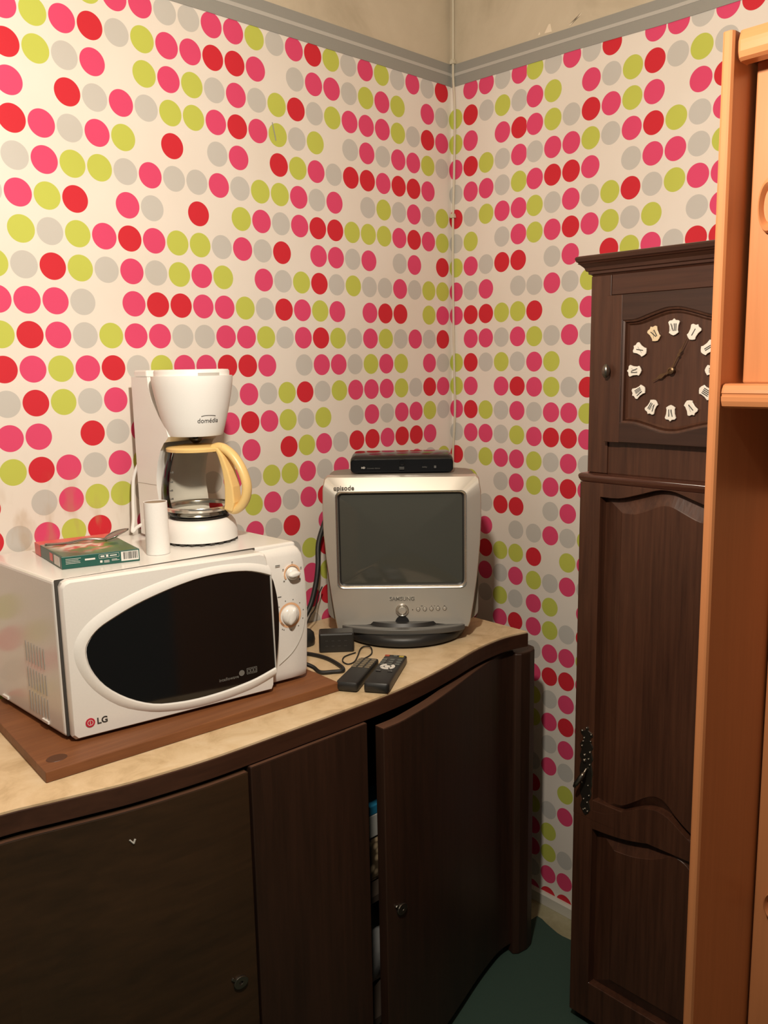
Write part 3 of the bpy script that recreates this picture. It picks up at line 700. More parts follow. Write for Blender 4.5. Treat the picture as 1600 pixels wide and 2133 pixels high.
# tea box
tb = thing('tea_box', 'flat green and red cardboard box with spoon on top', 'box', (0, 0, MZ+.0003))
BP = [(-1.2145, -.2215), (-1.0890, -.2555), (-1.0620, -.0800), (-1.1960, -.0560)]
h_ = .0215
bm = bmesh.new(); prism(bm, BP, 0, h_, 'XY'); tbo = obj('box_body', bm, 'green_box', tb, bevel=.0008)
def lerp2(a, b_, t): return (a[0]+(b_[0]-a[0])*t, a[1]+(b_[1]-a[1])*t)
bm = bmesh.new(); prism(bm, [lerp2(BP[0], BP[1], .02), lerp2(BP[0], BP[1], .98), lerp2(BP[1], BP[2], .80), lerp2(BP[0], BP[3], .80)], h_, h_+.0003, 'XY'); obj('top_picture', bm, 'tea_top', tb)
def wedge(t0, t1, name, mat):
    def off(p, c, d): v = Vector((p[0]-c[0], p[1]-c[1])); v *= (1+d/v.length); return (c[0]+v.x, c[1]+v.y)
    c = (-1.14, -.155)
    q = [lerp2(BP[0], BP[3], t0), lerp2(BP[1], BP[2], t0), lerp2(BP[1], BP[2], t1), lerp2(BP[0], BP[3], t1)]
    q = [off(p, c, .0008) for p in q]
    bm = bmesh.new(); prism(bm, q, .0002, h_+.0004, 'XY'); return obj(name, bm, mat, tb, bevel=.0008)
wedge(.78, 1.0, 'red_end', 'red_box')
def on_face(a, b_, t0, t1, z0, z1, name, mat, d=.0004):
    p0, p1 = Vector((*lerp2(a, b_, t0), 0)), Vector((*lerp2(a, b_, t1), 0)); n_ = Vector((b_[1]-a[1], -(b_[0]-a[0]), 0)).normalized()*d
    bm = bmesh.new()
    loft(bm, [[p+Vector((0, 0, z)) + n_*k for p, z in ((p0, z0), (p1, z0), (p1, z1), (p0, z1))] for k in (0, 1)])
    return obj(name, bm, mat, tb)
fA, fB = BP[0], BP[1]
on_face(fA, fB, .755, .985, .003, .0195, 'barcode_label', 'label_white')
bm = bmesh.new(); n_ = Vector((fB[1]-fA[1], -(fB[0]-fA[0]), 0)).normalized()
def strip(bm, a, b_, t0, t1, z0, z1, d=.0009):
    nn = Vector((b_[1]-a[1], -(b_[0]-a[0]), 0)).normalized()*d
    q = [Vector((*lerp2(a, b_, t), z))+nn for t, z in ((t0, z0), (t1, z0), (t1, z1), (t0, z1))]; bm.faces.new([bm.verts.new(p) for p in q])
t = .785
while t < .965:
    wdt = random.choice((.003, .003, .006, .009)); strip(bm, fA, fB, t, t+wdt, .006, .0185); t += wdt+random.choice((.004, .006, .009))
obj('barcode', bm, 'print_dark', tb)['kind'] = 'stuff'
bm = bmesh.new()
for k in range(4):
    strip(bm, fA, fB, .05, .05+random.uniform(.15, .20), .0165-k*.0026, .0172-k*.0026)
strip(bm, fA, fB, .29, .42, .0115, .0145)
for t0, t1, z0, z1 in ((.47, .73, .0185, .0190), (.47, .73, .0118, .0123), (.47, .473, .0118, .019), (.727, .73, .0118, .019), (.49, .54, .0140, .0168), (.56, .59, .0135, .0175), (.61, .70, .0145, .0163), (.48, .51, .0045, .0085), (.53, .60, .004, .0047), (.53, .60, .0056, .0063), (.53, .60, .0072, .0079), (.63, .73, .0060, .0068), (.63, .70, .0080, .0088)): strip(bm, fA, fB, t0, t1, z0, z1)
obj('printed_lines', bm, 'label_white', tb)['kind'] = 'stuff'
sA_, sB_ = BP[3], BP[0]
on_face(sA_, sB_, .74, .93, .003, .0190, 'side_label', 'label_white'); on_face(sA_, sB_, .58, .68, .005, .0185, 'side_red_label', 'red_box')
# spoon on the box
sp = thing('spoon', 'steel teaspoon lying across the green and red box', 'spoon', (0, 0, 0))
bm = bmesh.new(); ZS = MZ+h_
hpnts = [(-1.196, -.105, ZS+.0023), (-1.165, -.122, ZS+.0025), (-1.135, -.137, ZS+.0075), (-1.112, -.147, ZS+.0060), (-1.100, -.150, ZS+.0035)]
tube(bm, hpnts, .0028, 8, 6, 1.5); obj('spoon_handle', bm, 'steel', sp, True)
bm = bmesh.new(); ax = Vector((.052, .004, 0)).normalized(); ay = Vector((-ax.y, ax.x, 0)); rings = []
for i in range(13):
    t = i/12; s = t*.050; wdt = .0028*(1-t)+.0125*math.sqrt(max(0, 1-(2*t-1)**2))**1.2+.0004
    base = Vector((-1.104, -.151, ZS+.0016))+ax*s; lift = .0010+.0135*t**1.5
    ring = []
    for k in range(9):
        q = -1+2*k/8; ring.append(base+ay*wdt*q+Vector((0, 0, lift+.0062*q*q*math.sin(PI*(.1+.8*t)))))
    for k in range(8, -1, -1):
        q = -1+2*k/8; ring.append(base+ay*wdt*q+Vector((0, 0, lift-.0007+.0062*q*q*math.sin(PI*(.1+.8*t)))))
    rings.append(ring)
loft(bm, rings); obj('spoon_bowl', bm, 'steel', sp, True)

# ================================================================= TELEVISION
TVA = math.atan2(-.70, .714)
tv = thing('television', 'silver tube television with grey screen standing on the sideboard', 'television', (-.470, -.262, .848), TVA)
zl = lambda z: z-.848
OUT = [(-.140, .874), (-.145, .90), (-.1535, .96), (-.161, 1.03), (-.1665, 1.10), (-.1675, 1.15), (-.166, 1.20), (-.1625, 1.222), (-.157, 1.227), (.180, 1.2255), (.186, 1.220), (.190, 1.19), (.1905, 1.13), (.188, 1.07), (.182, 1.00), (.174, .94), (.166, .89), (.161, .878)]
# lower edge: shallow arch
ARC = [(.130, .8825), (.085, .8865), (.045, .8885), (.010, .889), (-.025, .8885), (-.065, .8855), (-.105, .880)]
OUTL = [(u, zl(z)) for u, z in OUT+ARC]
SCR = rrect(-.132, .1515, zl(.9775), zl(1.1905), .010, 4)
def scr(off, y):
    out = []
    for u, z in rrect(-.132-off, .1515+off, zl(.9775)-off, zl(1.1905)+off, .010+off*.5, 4):
        if z < zl(1.05): z -= .0055*(1-((u-.0097)/.142)**2)
        out.append((u, y, z))
    return out
# bezel face as a ring between outline and screen opening
def resample(poly, n):
    P = [Vector((a, b_)) for a, b_ in poly]; P.append(P[0]); L_ = [0]
    for a, b_ in zip(P, P[1:]): L_.append(L_[-1]+(b_-a).length)
    return P, L_
def ray_out(poly, ang_, c):
    d = Vector((math.cos(ang_), math.sin(ang_))); best = None
    for i in range(len(poly)):
        a = Vector(poly[i])-Vector(c); b_ = Vector(poly[(i+1) % len(poly)])-Vector(c); e = b_-a
        den = d.x*e.y-d.y*e.x
        if abs(den) < 1e-12: continue
        t_ = (a.x*e.y-a.y*e.x)/den; s_ = (a.x*d.y-a.y*d.x)/den
        if t_ > 0 and -1e-6 <= s_ <= 1+1e-6 and (best is None or t_ > best): best = t_
    return (c[0]+d.x*best, c[1]+d.y*best)
CS = (.0097, zl(1.075)); NR = 96
angs = sorted(set([2*PI*k/NR for k in range(NR)] + [math.atan2(z-CS[1], u-CS[0]) % (2*PI) for u, z in OUTL] + [math.atan2(p[2]-CS[1], p[0]-CS[0]) % (2*PI) for p in scr(.0045, 0)]))
OR_ = [ray_out(OUTL, a, CS) for a in angs]
scp = [(p[0], p[2]) for p in scr(.0045, 0)]; scq = [(p[0], p[2]) for p in scr(0, 0)]
IR = [ray_out(scp, a, CS) for a in angs]; IQ = [ray_out(scq, a, CS) for a in angs]
bm = bmesh.new()
def ring3(pts, y, f=1.0): return [(CS[0]+(u-CS[0])*f, y, CS[1]+(z-CS[1])*f) for u, z in pts]
def relief(r):
    out = []
    for u, y, z in r:
        k = min(1, max(0, (z-zl(1.190))/(.034))); y += .016*k*k
        q = min(1, max(0, (abs(u-.0105)-.142)/.035)); out.append((u, y+.007*q, z))
    return out
loft(bm, [ring3(OR_, .055), relief(ring3(OR_, .006)), relief(ring3(OR_, .0, .988)), ring3(IR, 0), ring3(IQ, .010)], False, False)
bz = autosmooth(obj('front_bezel', bm, 'silver', tv), 35)
bm = bmesh.new(); loft(bm, [ring3(IR, -.0012, 1.006), ring3(IR, -.0014, .999), ring3(IQ, .0035, 1.004)], False, False)
obj('screen_frame', bm, 'chrome', bz, True)
# screen: gently bulging glass
bm = bmesh.new(); rings = []
for f in (1.0, .85, .65, .4, .15):
    rings.append([(CS[0]+(u-CS[0])*f, .0125-.012*(1-f*f), CS[1]+(z-CS[1])*f) for u, z in IQ])
loft(bm, rings, False, True); obj('screen', bm, 'crt', bz, True)
# black mask edge around the glass
bm = bmesh.new(); loft(bm, [ring3(IQ, .0095, 1.0), ring3(IQ, .0115, .975)], False, False); obj('screen_mask', bm, 'black_pl', bz, True)
# tapering rear shell
def sh(y, uw, z0, z1, du=0): return [(.011+du+u, y, zl(z)) for u, z in rrect(-uw, uw, z0, z1, .022, 4)]
bm = bmesh.new(); loft(bm, [sh(.045, .1755, .886, 1.2255), sh(.055, .1755, .882, 1.2280), sh(.13, .1740, .880, 1.2290), sh(.19, .150, .884, 1.2240), sh(.27, .105, .90, 1.17), sh(.335, .085, .92, 1.12), sh(.345, .075, .93, 1.11)])
autosmooth(obj('rear_shell', bm, 'silver_dark', tv), 40)
# base: black swivel foot with grey lip
bm = bmesh.new(); n = 48
def ell(a, b_, cy, z): return [(.012+a*math.cos(2*PI*k/n), cy+b_*math.sin(2*PI*k/n), z) for k in range(n)]
loft(bm, [ell(.128, .120, .068, .0004), ell(.142, .132, .068, .006), ell(.147, .133, .068, .018), ell(.144, .126, .068, .0275), ell(.120, .100, .07, .030), ell(.110, .09, .07, .046)])
ft = autosmooth(obj('swivel_foot', bm, 'black_pl', tv), 50)
def arcp(a, b_, cy): return [(.012+a*math.sin(R(t)), cy-b_*math.cos(R(t))) for t in range(-72, 73, 6)]
o1 = arcp(.148, .060, .012); o2 = arcp(.140, .040, .012)
bm = bmesh.new(); prism(bm, o1+o2[::-1], .0278, .0405, 'XY'); obj('front_lip', bm, 'lip', tv, bevel=.002)
bm = bmesh.new(); prism(bm, o2+[(.13, .03), (-.11, .03)], .0300, .0385, 'XY'); obj('foot_recess', bm, 'black_pl', tv)
bm = bmesh.new(); prism(bm, [(.0095+.0165*math.cos(R(a)), zl(.889)+.0185*math.sin(R(a))) for a in range(0, 181, 12)], -.0012, .004, 'XZ'); obj('sensor_window', bm, 'black_pl', bz)
# power button and small buttons
PZ = zl(.9205)
bm = bmesh.new(); lathe(bm, [(.0150, .001), (.0150, -.0035), (.0125, -.0048), (.0108, -.0030), (.0102, .0005)], 40, axis='Y', o=(.0098, 0, PZ), cap0=False, cap1=False); obj('button_ring', bm, 'chrome', bz, True)
bm = bmesh.new(); lathe(bm, [(.0095, .001), (.0095, -.0040), (.0080, -.0058), (.004, -.0063)], 36, axis='Y', o=(.0098, 0, PZ)); autosmooth(obj('power_button', bm, 'silver', bz), 40)
for k in range(5):
    bm = bmesh.new(); lathe(bm, [(.0042, .0008), (.0042, -.0016), (.0030, -.0032), (.0012, -.0036)], 18, axis='Y', o=(.0462+k*.0151, 0, zl(.9220)+k*.0004)); autosmooth(obj('small_button', bm, 'silver', bz), 40)
    bm = bmesh.new(); prism(bm, [(.0462+k*.0151+.0049*math.cos(2*PI*q/18), zl(.9220)+k*.0004+.0049*math.sin(2*PI*q/18)) for q in range(18)], -.0003, .0005, 'XZ'); obj('button_well', bm, 'print_dark', bz)
bm = bmesh.new(); lathe(bm, [(.0013, .0005), (.0013, -.0006)], 12, axis='Y', o=(.0335, 0, zl(.921))); obj('status_light', bm, 'print_dark', bz)
bm = bmesh.new()
for u, L_ in ((.0545, .0045), (.0765, .002), (.0835, .002), (.0915, .002), (.106, .003)): bx(bm, u-L_/2, u+L_/2, -.0003, .0002, zl(.9292), zl(.9304))
obj('button_marks', bm, 'print_dark', bz)['kind'] = 'stuff'
text('maker_lettering', 'SAMSUNG', .0125, 'chrome', bz, (.0098, -.0008, zl(.9475)), (PI/2, 0, 0), .0008, bold=.0002)
text('maker_lettering_shade', 'SAMSUNG', .0125, 'print_grey', bz, (.0098, -.0002, zl(.9468)), (PI/2, 0, 0), .0002, bold=.0002)
text('model_lettering', 'episode', .0150, 'print_dark', bz, (-.117, .0004, zl(1.2035)), (PI/2-.32, 0, 0), bold=.0002)

# receiver on top of the television
rc = thing('set_top_box', 'small black satellite receiver lying on top of the television', 'receiver', (-.470+.714*.0128+.70*.052, -.262-.70*.0128+.714*.052, 1.2298), TVA)
bm = bmesh.new()
def rcs(y, z1, hw, r=.010): return [(u, y, z) for u, z in rrect(-hw, hw, .0006, z1, r, 4)]
loft(bm, [rcs(.0040, .0300, .1155, .008), rcs(.0, .0320, .1170, .010), rcs(.0035, .0370, .1175, .011), rcs(.014, .0400, .1175, .012), rcs(.045, .0425, .1165), rcs(.09, .0425, .1155), rcs(.115, .0405, .1140)])
rcb = autosmooth(obj('receiver_case', bm, 'black_gloss', rc), 50)
bm = bmesh.new(); lathe(bm, [(.0068, .001), (.0068, -.0012), (.0060, -.0018), (.0055, -.0006)], 28, axis='Y', o=(.0005, .0010, .0240), cap0=False, cap1=False); obj('standby_button', bm, 'black_gloss', rc, True)
for k in range(2): box('light_bar', -.0055, .0055, -.0012, .001, .0082+k*.0034, .0098+k*.0034, 'lip', rc)
text('receiver_mark', 'HD', .0060, 'label_white', rc, (-.0880, -.0012, .0125), (PI/2, 0, 0), bold=.0001)
text('receiver_lettering', 'Cinematic Edition', .0042, 'lip', rc, (-.0645, -.0012, .0112), (PI/2, 0, 0))
text('receiver_logo', 'dolby', .0052, 'lip', rc, (.0520, -.0012, .0128), (PI/2, 0, 0)); box('square_logo', .0735, .0785, -.0012, .001, .010, .0155, 'lip', rc)

# ================================================================= CABLES, ADAPTER, PLUG, REMOTES
ad = thing('power_adapter', 'black rectangular power adapter beside the television foot', 'adapter', (-.6535, -.2005, .8483), math.atan2(-.049, .060))
box('adapter_case', 0, .0775, 0, .042, 0, .0440, 'black_pl', ad, .004)
bm = bmesh.new()
for k in range(4):
    for q in range(2): bx(bm, .014+k*.014, .020+k*.014, -.0006, .001, .014+q*.012, .016+q*.012)
obj('adapter_print', bm, 'key_dark', ad)['kind'] = 'stuff'
pg = thing('power_plug', 'black plug partly hidden behind the microwave beside the adapter', 'plug', (-.640, -.135, .8484))
bm = bmesh.new(); loft(bm, [[(a*math.cos(2*PI*k/16), b_*math.sin(2*PI*k/16), z) for k in range(16)] for a, b_, z in ((.022, .016, 0), (.024, .018, .012), (.021, .016, .028), (.013, .010, .036), (.006, .006, .039))]); autosmooth(obj('plug_body', bm, 'black_pl', pg), 50)
bm = bmesh.new(); P0 = Vector((-.640, -.135, .8484)); tube(bm, [Vector(p)-P0 for p in ((-.636, -.132, .885), (-.620, -.115, .890), (-.585, -.085, .897), (-.560, -.07, .905), (-.530, -.045, .925), (-.505, -.03, .94))], .0016, 6, 6); obj('plug_cord', bm, 'rubber', pg, True)
bm = bmesh.new(); tube(bm, [(-.455, -.02, 1.16), (-.484, -.022, 1.10), (-.514, -.032, 1.05), (-.530, -.048, 1.00), (-.545, -.055, .955), (-.570, -.06, .905), (-.615, -.065, .870), (-.70, -.07, .8535)], .0062, 10, 8)
tag(obj('thick_cable', bm, 'rubber', None, True), 'thick black cable hanging down from behind the television left side', 'cable')
bm = bmesh.new(); tube(bm, [(-.75, -.12, .8525), (-.715, -.150, .8525), (-.682, -.192, .8525), (-.670, -.245, .8525), (-.680, -.305, .8525), (-.694, -.330, .8525), (-.712, -.322, .8525), (-.736, -.308, .8540), (-.748, -.300, .8660), (-.762, -.288, .8740), (-.778, -.272, .8730), (-.787, -.255, .8712), (-.788, -.2, .8712)], .0042, 10, 8)
tag(obj('power_cable', bm, 'rubber', None, True), 'black power cable looping over the sideboard behind the microwave', 'cable')
bm = bmesh.new(); tube(bm, [(-.598, -.259, .8500), (-.632, -.262, .8500), (-.654, -.282, .8500), (-.658, -.303, .8502), (-.640, -.303, .8504), (-.610, -.280, .8510), (-.578, -.252, .8514), (-.560, -.246, .8520), (-.556, -.262, .8530), (-.572, -.284, .8500), (-.590, -.296, .8500), (-.612, -.302, .8500)], .0015, 6, 8)
tag(obj('thin_cord', bm, 'rubber', None, True), 'thin black cord curled on the top between adapter and remotes', 'cord')

def remote(loc, rot, L_, W, H, keys_, label, ring):
    r = thing('remote_control', label, 'remote control', loc, rot, 'two remote controls')
    bm = bmesh.new(); rings = []
    for t, hw, h0, h1 in ((0, .80, .3, .75), (.02, .95, .08, .95), (.07, 1, .0, 1.0), (.40, .97, .0, .92), (.9, .95, .0, .80), (.985, .93, .05, .76), (1.0, .86, .15, .68)):
        rings.append([(L_*t, y, z) for y, z in rrect(-W/2*hw, W/2*hw, .0004+H*h0, H*h1, min(.004, H*(h1-h0)*.4), 3)])
    loft(bm, rings); autosmooth(obj('remote_case', bm, 'black_pl', r), 40)
    top = lambda x: H*interp(x/L_, [(.07, 1.0), (.40, .92), (.9, .80)])
    for x, y, lx, ly, mt in keys_:
        bm = bmesh.new(); bx(bm, x-lx/2, x+lx/2, y-ly/2, y+ly/2, top(x)-.0008, top(x)+.0014); obj('key', bm, mt, r, bevel=.0005)
    if ring:
        x = ring; bm = bmesh.new()
        for a0, a1 in ((20, 105), (120, 200), (215, 330)):
            o_ = [(x+.0155*math.cos(R(a)), .0155*math.sin(R(a))) for a in range(a0, a1+1, 10)]; i_ = [(x+.0085*math.cos(R(a)), .0085*math.sin(R(a))) for a in range(a0, a1+1, 10)]
            prism(bm, o_+i_[::-1], top(x)-.001, top(x)+.0012, 'XY')
        obj('navigation_ring', bm, 'label_white', r)
        bm = bmesh.new(); lathe(bm, [(.006, top(x)-.001), (.006, top(x)+.0012)], 20, x, 0); obj('key', bm, 'label_white', r)
    return r
MT['key_grey'] = plain('key_grey', (.12, .13, .12), .5); MT['key_tan'] = plain('key_tan', (.20, .165, .11), .5); MT['key_red'] = plain('key_red', (.45, .08, .03), .5); MT['key_yellow'] = plain('key_yellow', (.50, .38, .05), .5)
k1 = [(.172, .017, .006, .010, 'key_red'), (.172, -.001, .006, .008, 'key_grey'), (.170, -.014, .006, .010, 'key_yellow')] + [(.118+k*.014, .016-q*.016, .007, .010, 'key_grey') for k in range(3) for q in range(3)] + [(.072+k*.012, .012-q*.024, .006, .010, 'black_gloss') for k in range(1) for q in range(2)]
remote((-.7265, -.4665, .8483), math.atan2(.100, .150), .183, .0500, .0220, k1, 'black remote control with white ring, right of the pair', .100)
k2 = [(.095+k*.012, .014-q*.014, .007, .010, 'key_tan') for k in range(5) for q in range(3)]
remote((-.7610, -.4195, .8483), math.atan2(.092, .150), .158, .0440, .0210, k2, 'black remote control with tan keys, left of the pair', 0)

# ================================================================= CLOCK (local: x right, y to the wall, z up)
ck = thing('grandfather_clock', 'tall dark oak grandfather clock standing against the right wall', 'clock', (-.294, -.827, 0), -PI/2)
hood = box('hood_case', -.183, .183, .002, .288, 1.250, 1.640, 'clock_v', ck, .003)
# stiles and rail of the hood front
box('hood_stile', -.183, -.138, -.002, .004, 1.252, 1.636, 'clock_v', ck, .001); box('hood_stile', .138, .183, -.002, .004, 1.252, 1.636, 'clock_v', ck, .001)
box('hood_rail', -.1375, .1375, -.001, .004, 1.598, 1.636, 'clock_hx', ck, .0008)
# crown: stacked mouldings
CR = [(1.6350, .000), (1.6385, .003), (1.6400, .007), (1.6445, .0075), (1.6460, .011), (1.6520, .013), (1.6580, .019), (1.6600, .0225), (1.6615, .0210), (1.6640, .0245), (1.6700, .0265), (1.6730, .0250), (1.6745, .021)]
bm = bmesh.new(); loft(bm, [[(-.180-e, -e, z), (.180+e, -e, z), (.180+e, .288, z), (-.180-e, .288, z)] for z, e in CR]); obj('crown_moulding', bm, 'clock_hx', ck)
# dial door
def arch_frame(bm, u0, u1, z0, z1, top, bot, y0, y1):
    """frame with outer rectangle and an opening whose top and bottom edges are curves"""
    n = len(top)
    outer = [(u0+(u1-u0)*k/(n-1), z1) for k in range(n)] + [(u1+(u0-u1)*k/(len(bot)-1), z0) for k in range(len(bot))]
    inner = top + bot
    return prism(bm, outer, y0, y1, 'XZ', inner)
topc = smooth_poly([(-.102, 1.5480), (-.075, 1.549), (-.045, 1.558), (-.018, 1.5655), (0, 1.567), (.018, 1.5655), (.045, 1.558), (.075, 1.549), (.102, 1.5480)], 3)
botc = smooth_poly([(.102, 1.3550), (.075, 1.354), (.045, 1.347), (.018, 1.340), (0, 1.3385), (-.018, 1.340), (-.045, 1.347), (-.075, 1.354), (-.102, 1.3550)], 3)
dd = bpy.data.objects.new('dial_door', None)
bm = bmesh.new(); arch_frame(bm, -.137, .137, 1.317, 1.596, topc, botc, -.017, .001)
dd = obj('dial_door', bm, 'clock_h', ck, bevel=.0012)
for s in (-1, 1):
    box('door_stile', min(s*.1375, s*.1035), max(s*.1375, s*.1035), -.0178, -.002, 1.3165, 1.5955, 'clock_v', dd, .0008)
# stepped moulding inside the opening and the dial panel
def inset(c, f, cz): return [(u*f, cz+(z-cz)*f) for u, z in c]
bm = bmesh.new(); ringA = topc+botc
loft(bm, [[(u, -.0150, z) for u, z in ringA], [(u, -.0135, z) for u, z in inset(ringA, .965, 1.453)], [(u, -.0085, z) for u, z in inset(ringA, .955, 1.453)], [(u, -.0100, z) for u, z in inset(ringA, .93, 1.453)], [(u, -.0065, z) for u, z in inset(ringA, .90, 1.453)]], False, True)
obj('dial_panel', bm, 'clock_v', dd)
# numeral plates
PLS = [(-.0112, .0092), (-.0088, .0120), (-.0032, .0126), (0, .0156), (.0032, .0126), (.0088, .0120), (.0112, .0092), (.0086, .0020), (.0080, -.0058), (.0092, -.0098), (.0042, -.0132), (0, -.0148), (-.0042, -.0132), (-.0092, -.0098), (-.0080, -.0058), (-.0086, .0020)]
def stroke(bm, a, b_, wd, y):
    a, b_ = Vector(a), Vector(b_); d = (b_-a).normalized(); n_ = Vector((-d.y, d.x))*wd/2
    prism(bm, [tuple(a-n_), tuple(b_-n_), tuple(b_+n_), tuple(a+n_)], y-.0004, y, 'XZ')
NUM = ['XII', 'I', 'II', 'III', 'IIII', 'V', 'VI', 'VII', 'VIII', 'IX', 'X', 'XI']
for k, nm in enumerate(NUM):
    a = R(90-30*k); px, pz = .0775*math.cos(a), 1.4535+.0775*math.sin(a)
    bm = bmesh.new(); prism(bm, PLS, -.0016, .0016, 'XZ')
    pl = obj('numeral_plate', bm, 'enamel_old' if k == 11 else 'enamel', dd, bevel=.0005)
    pl.location = (px, -.0105, pz); pl.rotation_euler = (0, -(a-PI/2), 0)
    bm = bmesh.new(); wds = {'I': .0030, 'V': .0064, 'X': .0064}; tot = sum(wds[c] for c in nm); x = -tot/2
    scl = min(1.0, .0125/tot); y = -.0017
    for c in nm:
        wd = wds[c]*scl; xa, xb = x*1, x+wds[c]*scl
        if x == -tot/2: x = -tot*scl/2; xa, xb = x, x+wd
        if c == 'I': stroke(bm, ((xa+xb)/2, .0066), ((xa+xb)/2, -.0066), .00155*max(scl, .75), y)
        if c == 'V': stroke(bm, (xa+.0006, .0066), ((xa+xb)/2+.0004, -.0066), .0016, y); stroke(bm, (xb-.0003, .0066), ((xa+xb)/2+.0006, -.0066), .00035, y)
        if c == 'X': stroke(bm, (xa+.0006, .0066), (xb-.0006, -.0066), .0016, y); stroke(bm, (xb-.0003, .0066), (xa+.0003, -.0066), .00035, y)
        x = xb
    obj('numeral', bm, 'print_dark', pl)
# hands
def hand(name, ang_, L_, prof):
    bm = bmesh.new(); left = [(w_, l*L_) for l, w_ in prof]; prism(bm, left+[(-w_, l) for w_, l in left[::-1]], -.0006, .0006, 'XZ')
    o = obj(name, bm, 'bronze', dd); o.location = (0, -.0165 if name == 'minute_hand' else -.0145, 1.4535); o.rotation_euler = (0, ang_, 0); return o
hand('minute_hand', R(27), .066, [(.0, .0030), (.12, .0022), (.2, .0012), (.42, .0010), (.47, .0030), (.52, .0012), (.6, .0030), (.66, .0010), (.8, .0007), (1.0, .0003)])
hand('hour_hand', R(243), .042, [(.0, .0034), (.2, .0024), (.3, .0012), (.45, .0030), (.55, .0042), (.65, .0028), (.75, .0010), (1.0, .0004)])
bm = bmesh.new(); lathe(bm, [(.0062, -.0120), (.0062, -.0180), (.0035, -.0190), (.0030, -.0172)], 24, axis='Y', o=(0, 0, 1.4535)); obj('hand_boss', bm, 'bronze', dd)
# teardrop knob
bm = bmesh.new(); lathe(bm, [(.0030, -.0165), (.0028, -.0220), (.0070, -.0245), (.0085, -.0290), (.0060, -.0335), (.0015, -.0350)], 20, axis='Y', o=(-.129, 0, 1.454), sy=1.6); autosmooth(obj('door_knob', bm, 'pewter', dd), 60)
# trunk
trunk = box('trunk_case', -.190, .190, .006, .290, .0, 1.2335, 'clock_v', ck, .003)
bm = bmesh.new(); loft(bm, [[(-.1905-e, -.012-e, z), (.1905+e, -.012-e, z), (.1905+e, .290, z), (-.1905-e, .290, z)] for z, e in ((1.2335, 0), (1.2400, .0035), (1.2455, .0045), (1.2485, .0035), (1.2505, .000), (1.2512, -.004))]); autosmooth(obj('trunk_ledge', bm, 'clock_gloss', ck), 60)
# trunk door frame with two openings
T1 = smooth_poly([(-.142, 1.2060), (-.10, 1.2068), (-.06, 1.2175), (-.02, 1.2300), (0, 1.2320), (.02, 1.2300), (.06, 1.2175), (.10, 1.2068), (.142, 1.2060)], 3)
B1 = smooth_poly([(.142, .531), (.11, .5355), (.07, .556), (.03, .582), (0, .587), (-.03, .578), (-.07, .556), (-.11, .5355), (-.142, .531)], 3)
T2 = smooth_poly([(-.142, .488), (-.10, .4905), (-.06, .4960), (-.01, .509), (.03, .525), (.066, .541), (.10, .536), (.125, .52), (.142, .505)], 3)
B2 = [(.142-.284*k/(len(T2)-1), .12) for k in range(len(T2))]
bm = bmesh.new(); arch_frame(bm, -.1895, .1895, .5092, 1.2330, T1, [(u, z) for u, z in B1], -.0165, .0055)
# the lower rail shares the frame mesh: second opening below
tdoor = obj('trunk_door', bm, 'clock_v', ck, bevel=.0015)
bm = bmesh.new(); arch_frame(bm, -.1895, .1895, .03, .5548, [(u, z) for u, z in T2], B2, -.0162, .0055)
obj('lower_frame', bm, 'clock_v', ck, bevel=.0015)
def panel(name, ring, cz, fx, fz, parent):
    ins_ = [(u*fx, cz+(z-cz)*fz) for u, z in ring]; ins2 = [(u*fx*.985, cz+(z-cz)*(fz-.004)) for u, z in ring]
    bm = bmesh.new(); loft(bm, [[(u, -.0145, z) for u, z in ring], [(u, .002, z) for u, z in [(a*.985, cz+(b_-cz)*.996) for a, b_ in ring]], [(u, .001, z) for u, z in [(a*.96, cz+(b_-cz)*.99) for a, b_ in ring]], [(u, -.0095, z) for u, z in ins_], [(u, -.0105, z) for u, z in ins2]], False, True)
    return obj(name, bm, 'clock_v', parent)
panel('door_panel', T1+B1, .885, .68, .915, tdoor)
panel('lower_panel', T2+B2, .31, .65, .83, ck)
# ornate escutcheon with drop handle
es = bpy.data.objects.new('lock_plate', None)
bm = bmesh.new(); prof = [(0, .1010), (.004, .098), (.003, .093), (.0125, .088), (.0150, .083), (.010, .078), (.0065, .072), (.013, .064), (.0165, .058), (.0120, .050), (.0140, .040), (.0165, .032), (.0120, .022), (.0150, .012), (.0165, .0), (.0145, -.014), (.0160, -.026), (.0125, -.036), (.0150, -.046), (.0125, -.056), (.0075, -.066), (.0110, -.074), (.0130, -.082), (.0085, -.090), (.0040, -.096), (0, -.100)]
prism(bm, [(u-.159, z+.614) for u, z in prof]+[(-u-.159, z+.614) for u, z in prof[-2:0:-1]], -.0185, -.0150, 'XZ')
es = obj('lock_plate', bm, 'pewter', tdoor, bevel=.001)
bm = bmesh.new()
for u, z, r_ in ((0, .098, .003), (-.011, .089, .0035), (.011, .086, .003), (-.006, .074, .003), (-.008, .066, .003), (.010, .071, .0025), (-.011, .055, .003), (.009, .046, .0035), (-.004, .036, .004), (.006, .030, .003), (-.004, .024, .005), (.009, .018, .003), (-.009, -.028, .0025), (.006, -.030, .0025), (.009, -.052, .003), (-.004, -.064, .003), (.005, -.069, .003), (0, -.085, .003), (-.004, -.088, .003), (.006, -.089, .003)):
    m_ = bmesh.ops.create_icosphere(bm, subdivisions=2, radius=r_)
    for v in m_['verts']: v.co += Vector((u-.159, -.0185, z+.614))
obj('lock_ornament', bm, 'pewter', tdoor, True)
bm = bmesh.new(); tube(bm, [(-.157, -.0195, .622), (-.158, -.030, .612), (-.163, -.038, .600), (-.170, -.041, .588), (-.172, -.040, .583)], .004, 10, 5, radii=[.003, .0055, .0050, .0035, .0025]); obj('drop_handle', bm, 'pewter', tdoor, True)

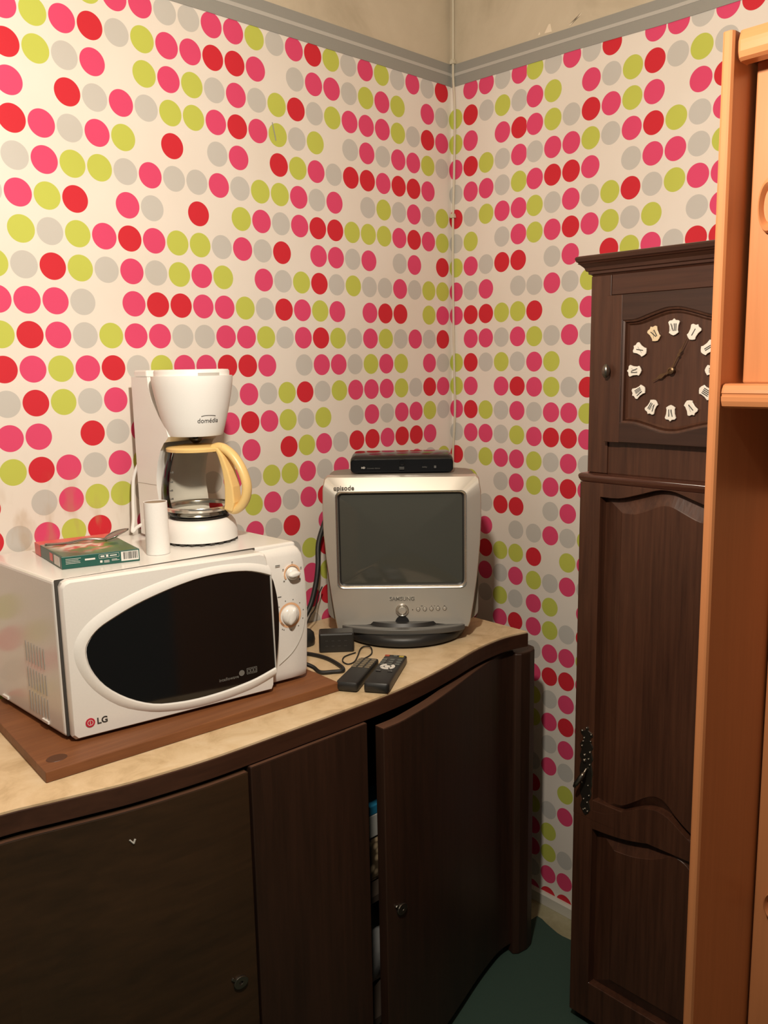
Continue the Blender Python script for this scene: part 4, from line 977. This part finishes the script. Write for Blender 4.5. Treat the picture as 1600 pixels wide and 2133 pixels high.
# ================================================================= ORANGE CABINET at the right (local: x right, y to the wall)
hc = thing('tall_cabinet', 'orange beech tall cabinet with side panel and rails at right edge', 'cabinet', (-.582, -1.0425, .0), -PI/2)
hc.rotation_euler = (.011, 0, -PI/2)
PW = .0165; RX = 1.50
bm = bmesh.new(); prism(bm, [(0, .006), (.002, .0015), (.005, 0), (PW-.005, 0), (PW-.002, .0015), (PW, .006), (PW, .585), (0, .585)], .0, 1.899, 'XY')
obj('side_panel', bm, 'pine', hc, bevel=.001)
bm = bmesh.new(); bx(bm, RX, RX+PW, 0, .585, 0, 1.899); obj('side_panel', bm, 'pine', hc, bevel=.003)
def rail(name, z0, z1, x0, x1, mold):
    pr = [(.030, z0), (.010, z0), (.004, z0+.003), (.001, z0+.010), (.0005, (z0+z1)/2-.001)]
    pr += [(.0022, (z0+z1)/2), (.0022, (z0+z1)/2+.003), (.0008, (z0+z1)/2+.0045), (.002, z1-.008)] if mold else [(.0005, (z0+z1)/2+.004)]
    pr += [(.006, z1-.002), (.012, z1), (.030, z1)]
    bm = bmesh.new(); loft(bm, [[(x, y+d, zc_) for y, zc_ in pr] for x, d in ((x0, .004), (x0+.002, .001), (x0+.005, 0), (x1, 0))]); return obj(name, bm, 'pine_h', hc)
rail('top_rail', 1.8595, 1.8985, .0215, RX-.005, False)
rail('shelf_rail', 1.4035, 1.4375, .0185, RX-.003, True)
box('shelf', PW+.001, RX-.001, .0305, .57, 1.4075, 1.4345, 'pine_h', hc, .001)
box('top_board', PW+.001, RX-.001, .0305, .57, 1.872, 1.890, 'pine_h', hc, .001)
box('back_panel', PW+.001, RX-.001, .572, .584, .02, 1.87, 'pine', hc)
def cab_door(name, x0, x1, y0, z0, z1, kz, kr, kx):
    bm = bmesh.new(); bx(bm, x0, x1, y0, y0+.018, z0, z1); d_ = obj(name, bm, 'pine', hc, bevel=.0025)
    bm = bmesh.new(); o_ = [(kx+kr[0]*math.cos(2*PI*k/40), kz+kr[1]*math.sin(2*PI*k/40)) for k in range(40)]
    rg = [[(kx+(u-kx)*f, y0+d, kz+(z-kz)*f) for u, z in o_] for f, d in ((1, .002), (1, -.006), (.93, -.011), (.80, -.012), (.70, -.008), (.62, -.002))]
    loft(bm, rg, False, True); autosmooth(obj('door_handle', bm, 'pine', d_), 50)
cab_door('upper_door', PW+.0075, .44, .057, 1.4365, 1.868, 1.678, (.0150, .037), .0530)
cab_door('upper_door', .443, .86, .057, 1.4365, 1.868, 1.678, (.0150, .037), .80)
cab_door('lower_door', PW+.003, .44, .208, .08, 1.395, .545, (.013, .026), .0520)
cab_door('lower_door', .443, .86, .208, .08, 1.395, .545, (.013, .026), .80)
box('kick_board', PW+.001, RX-.001, .23, .245, .0, .078, 'pine_h', hc)
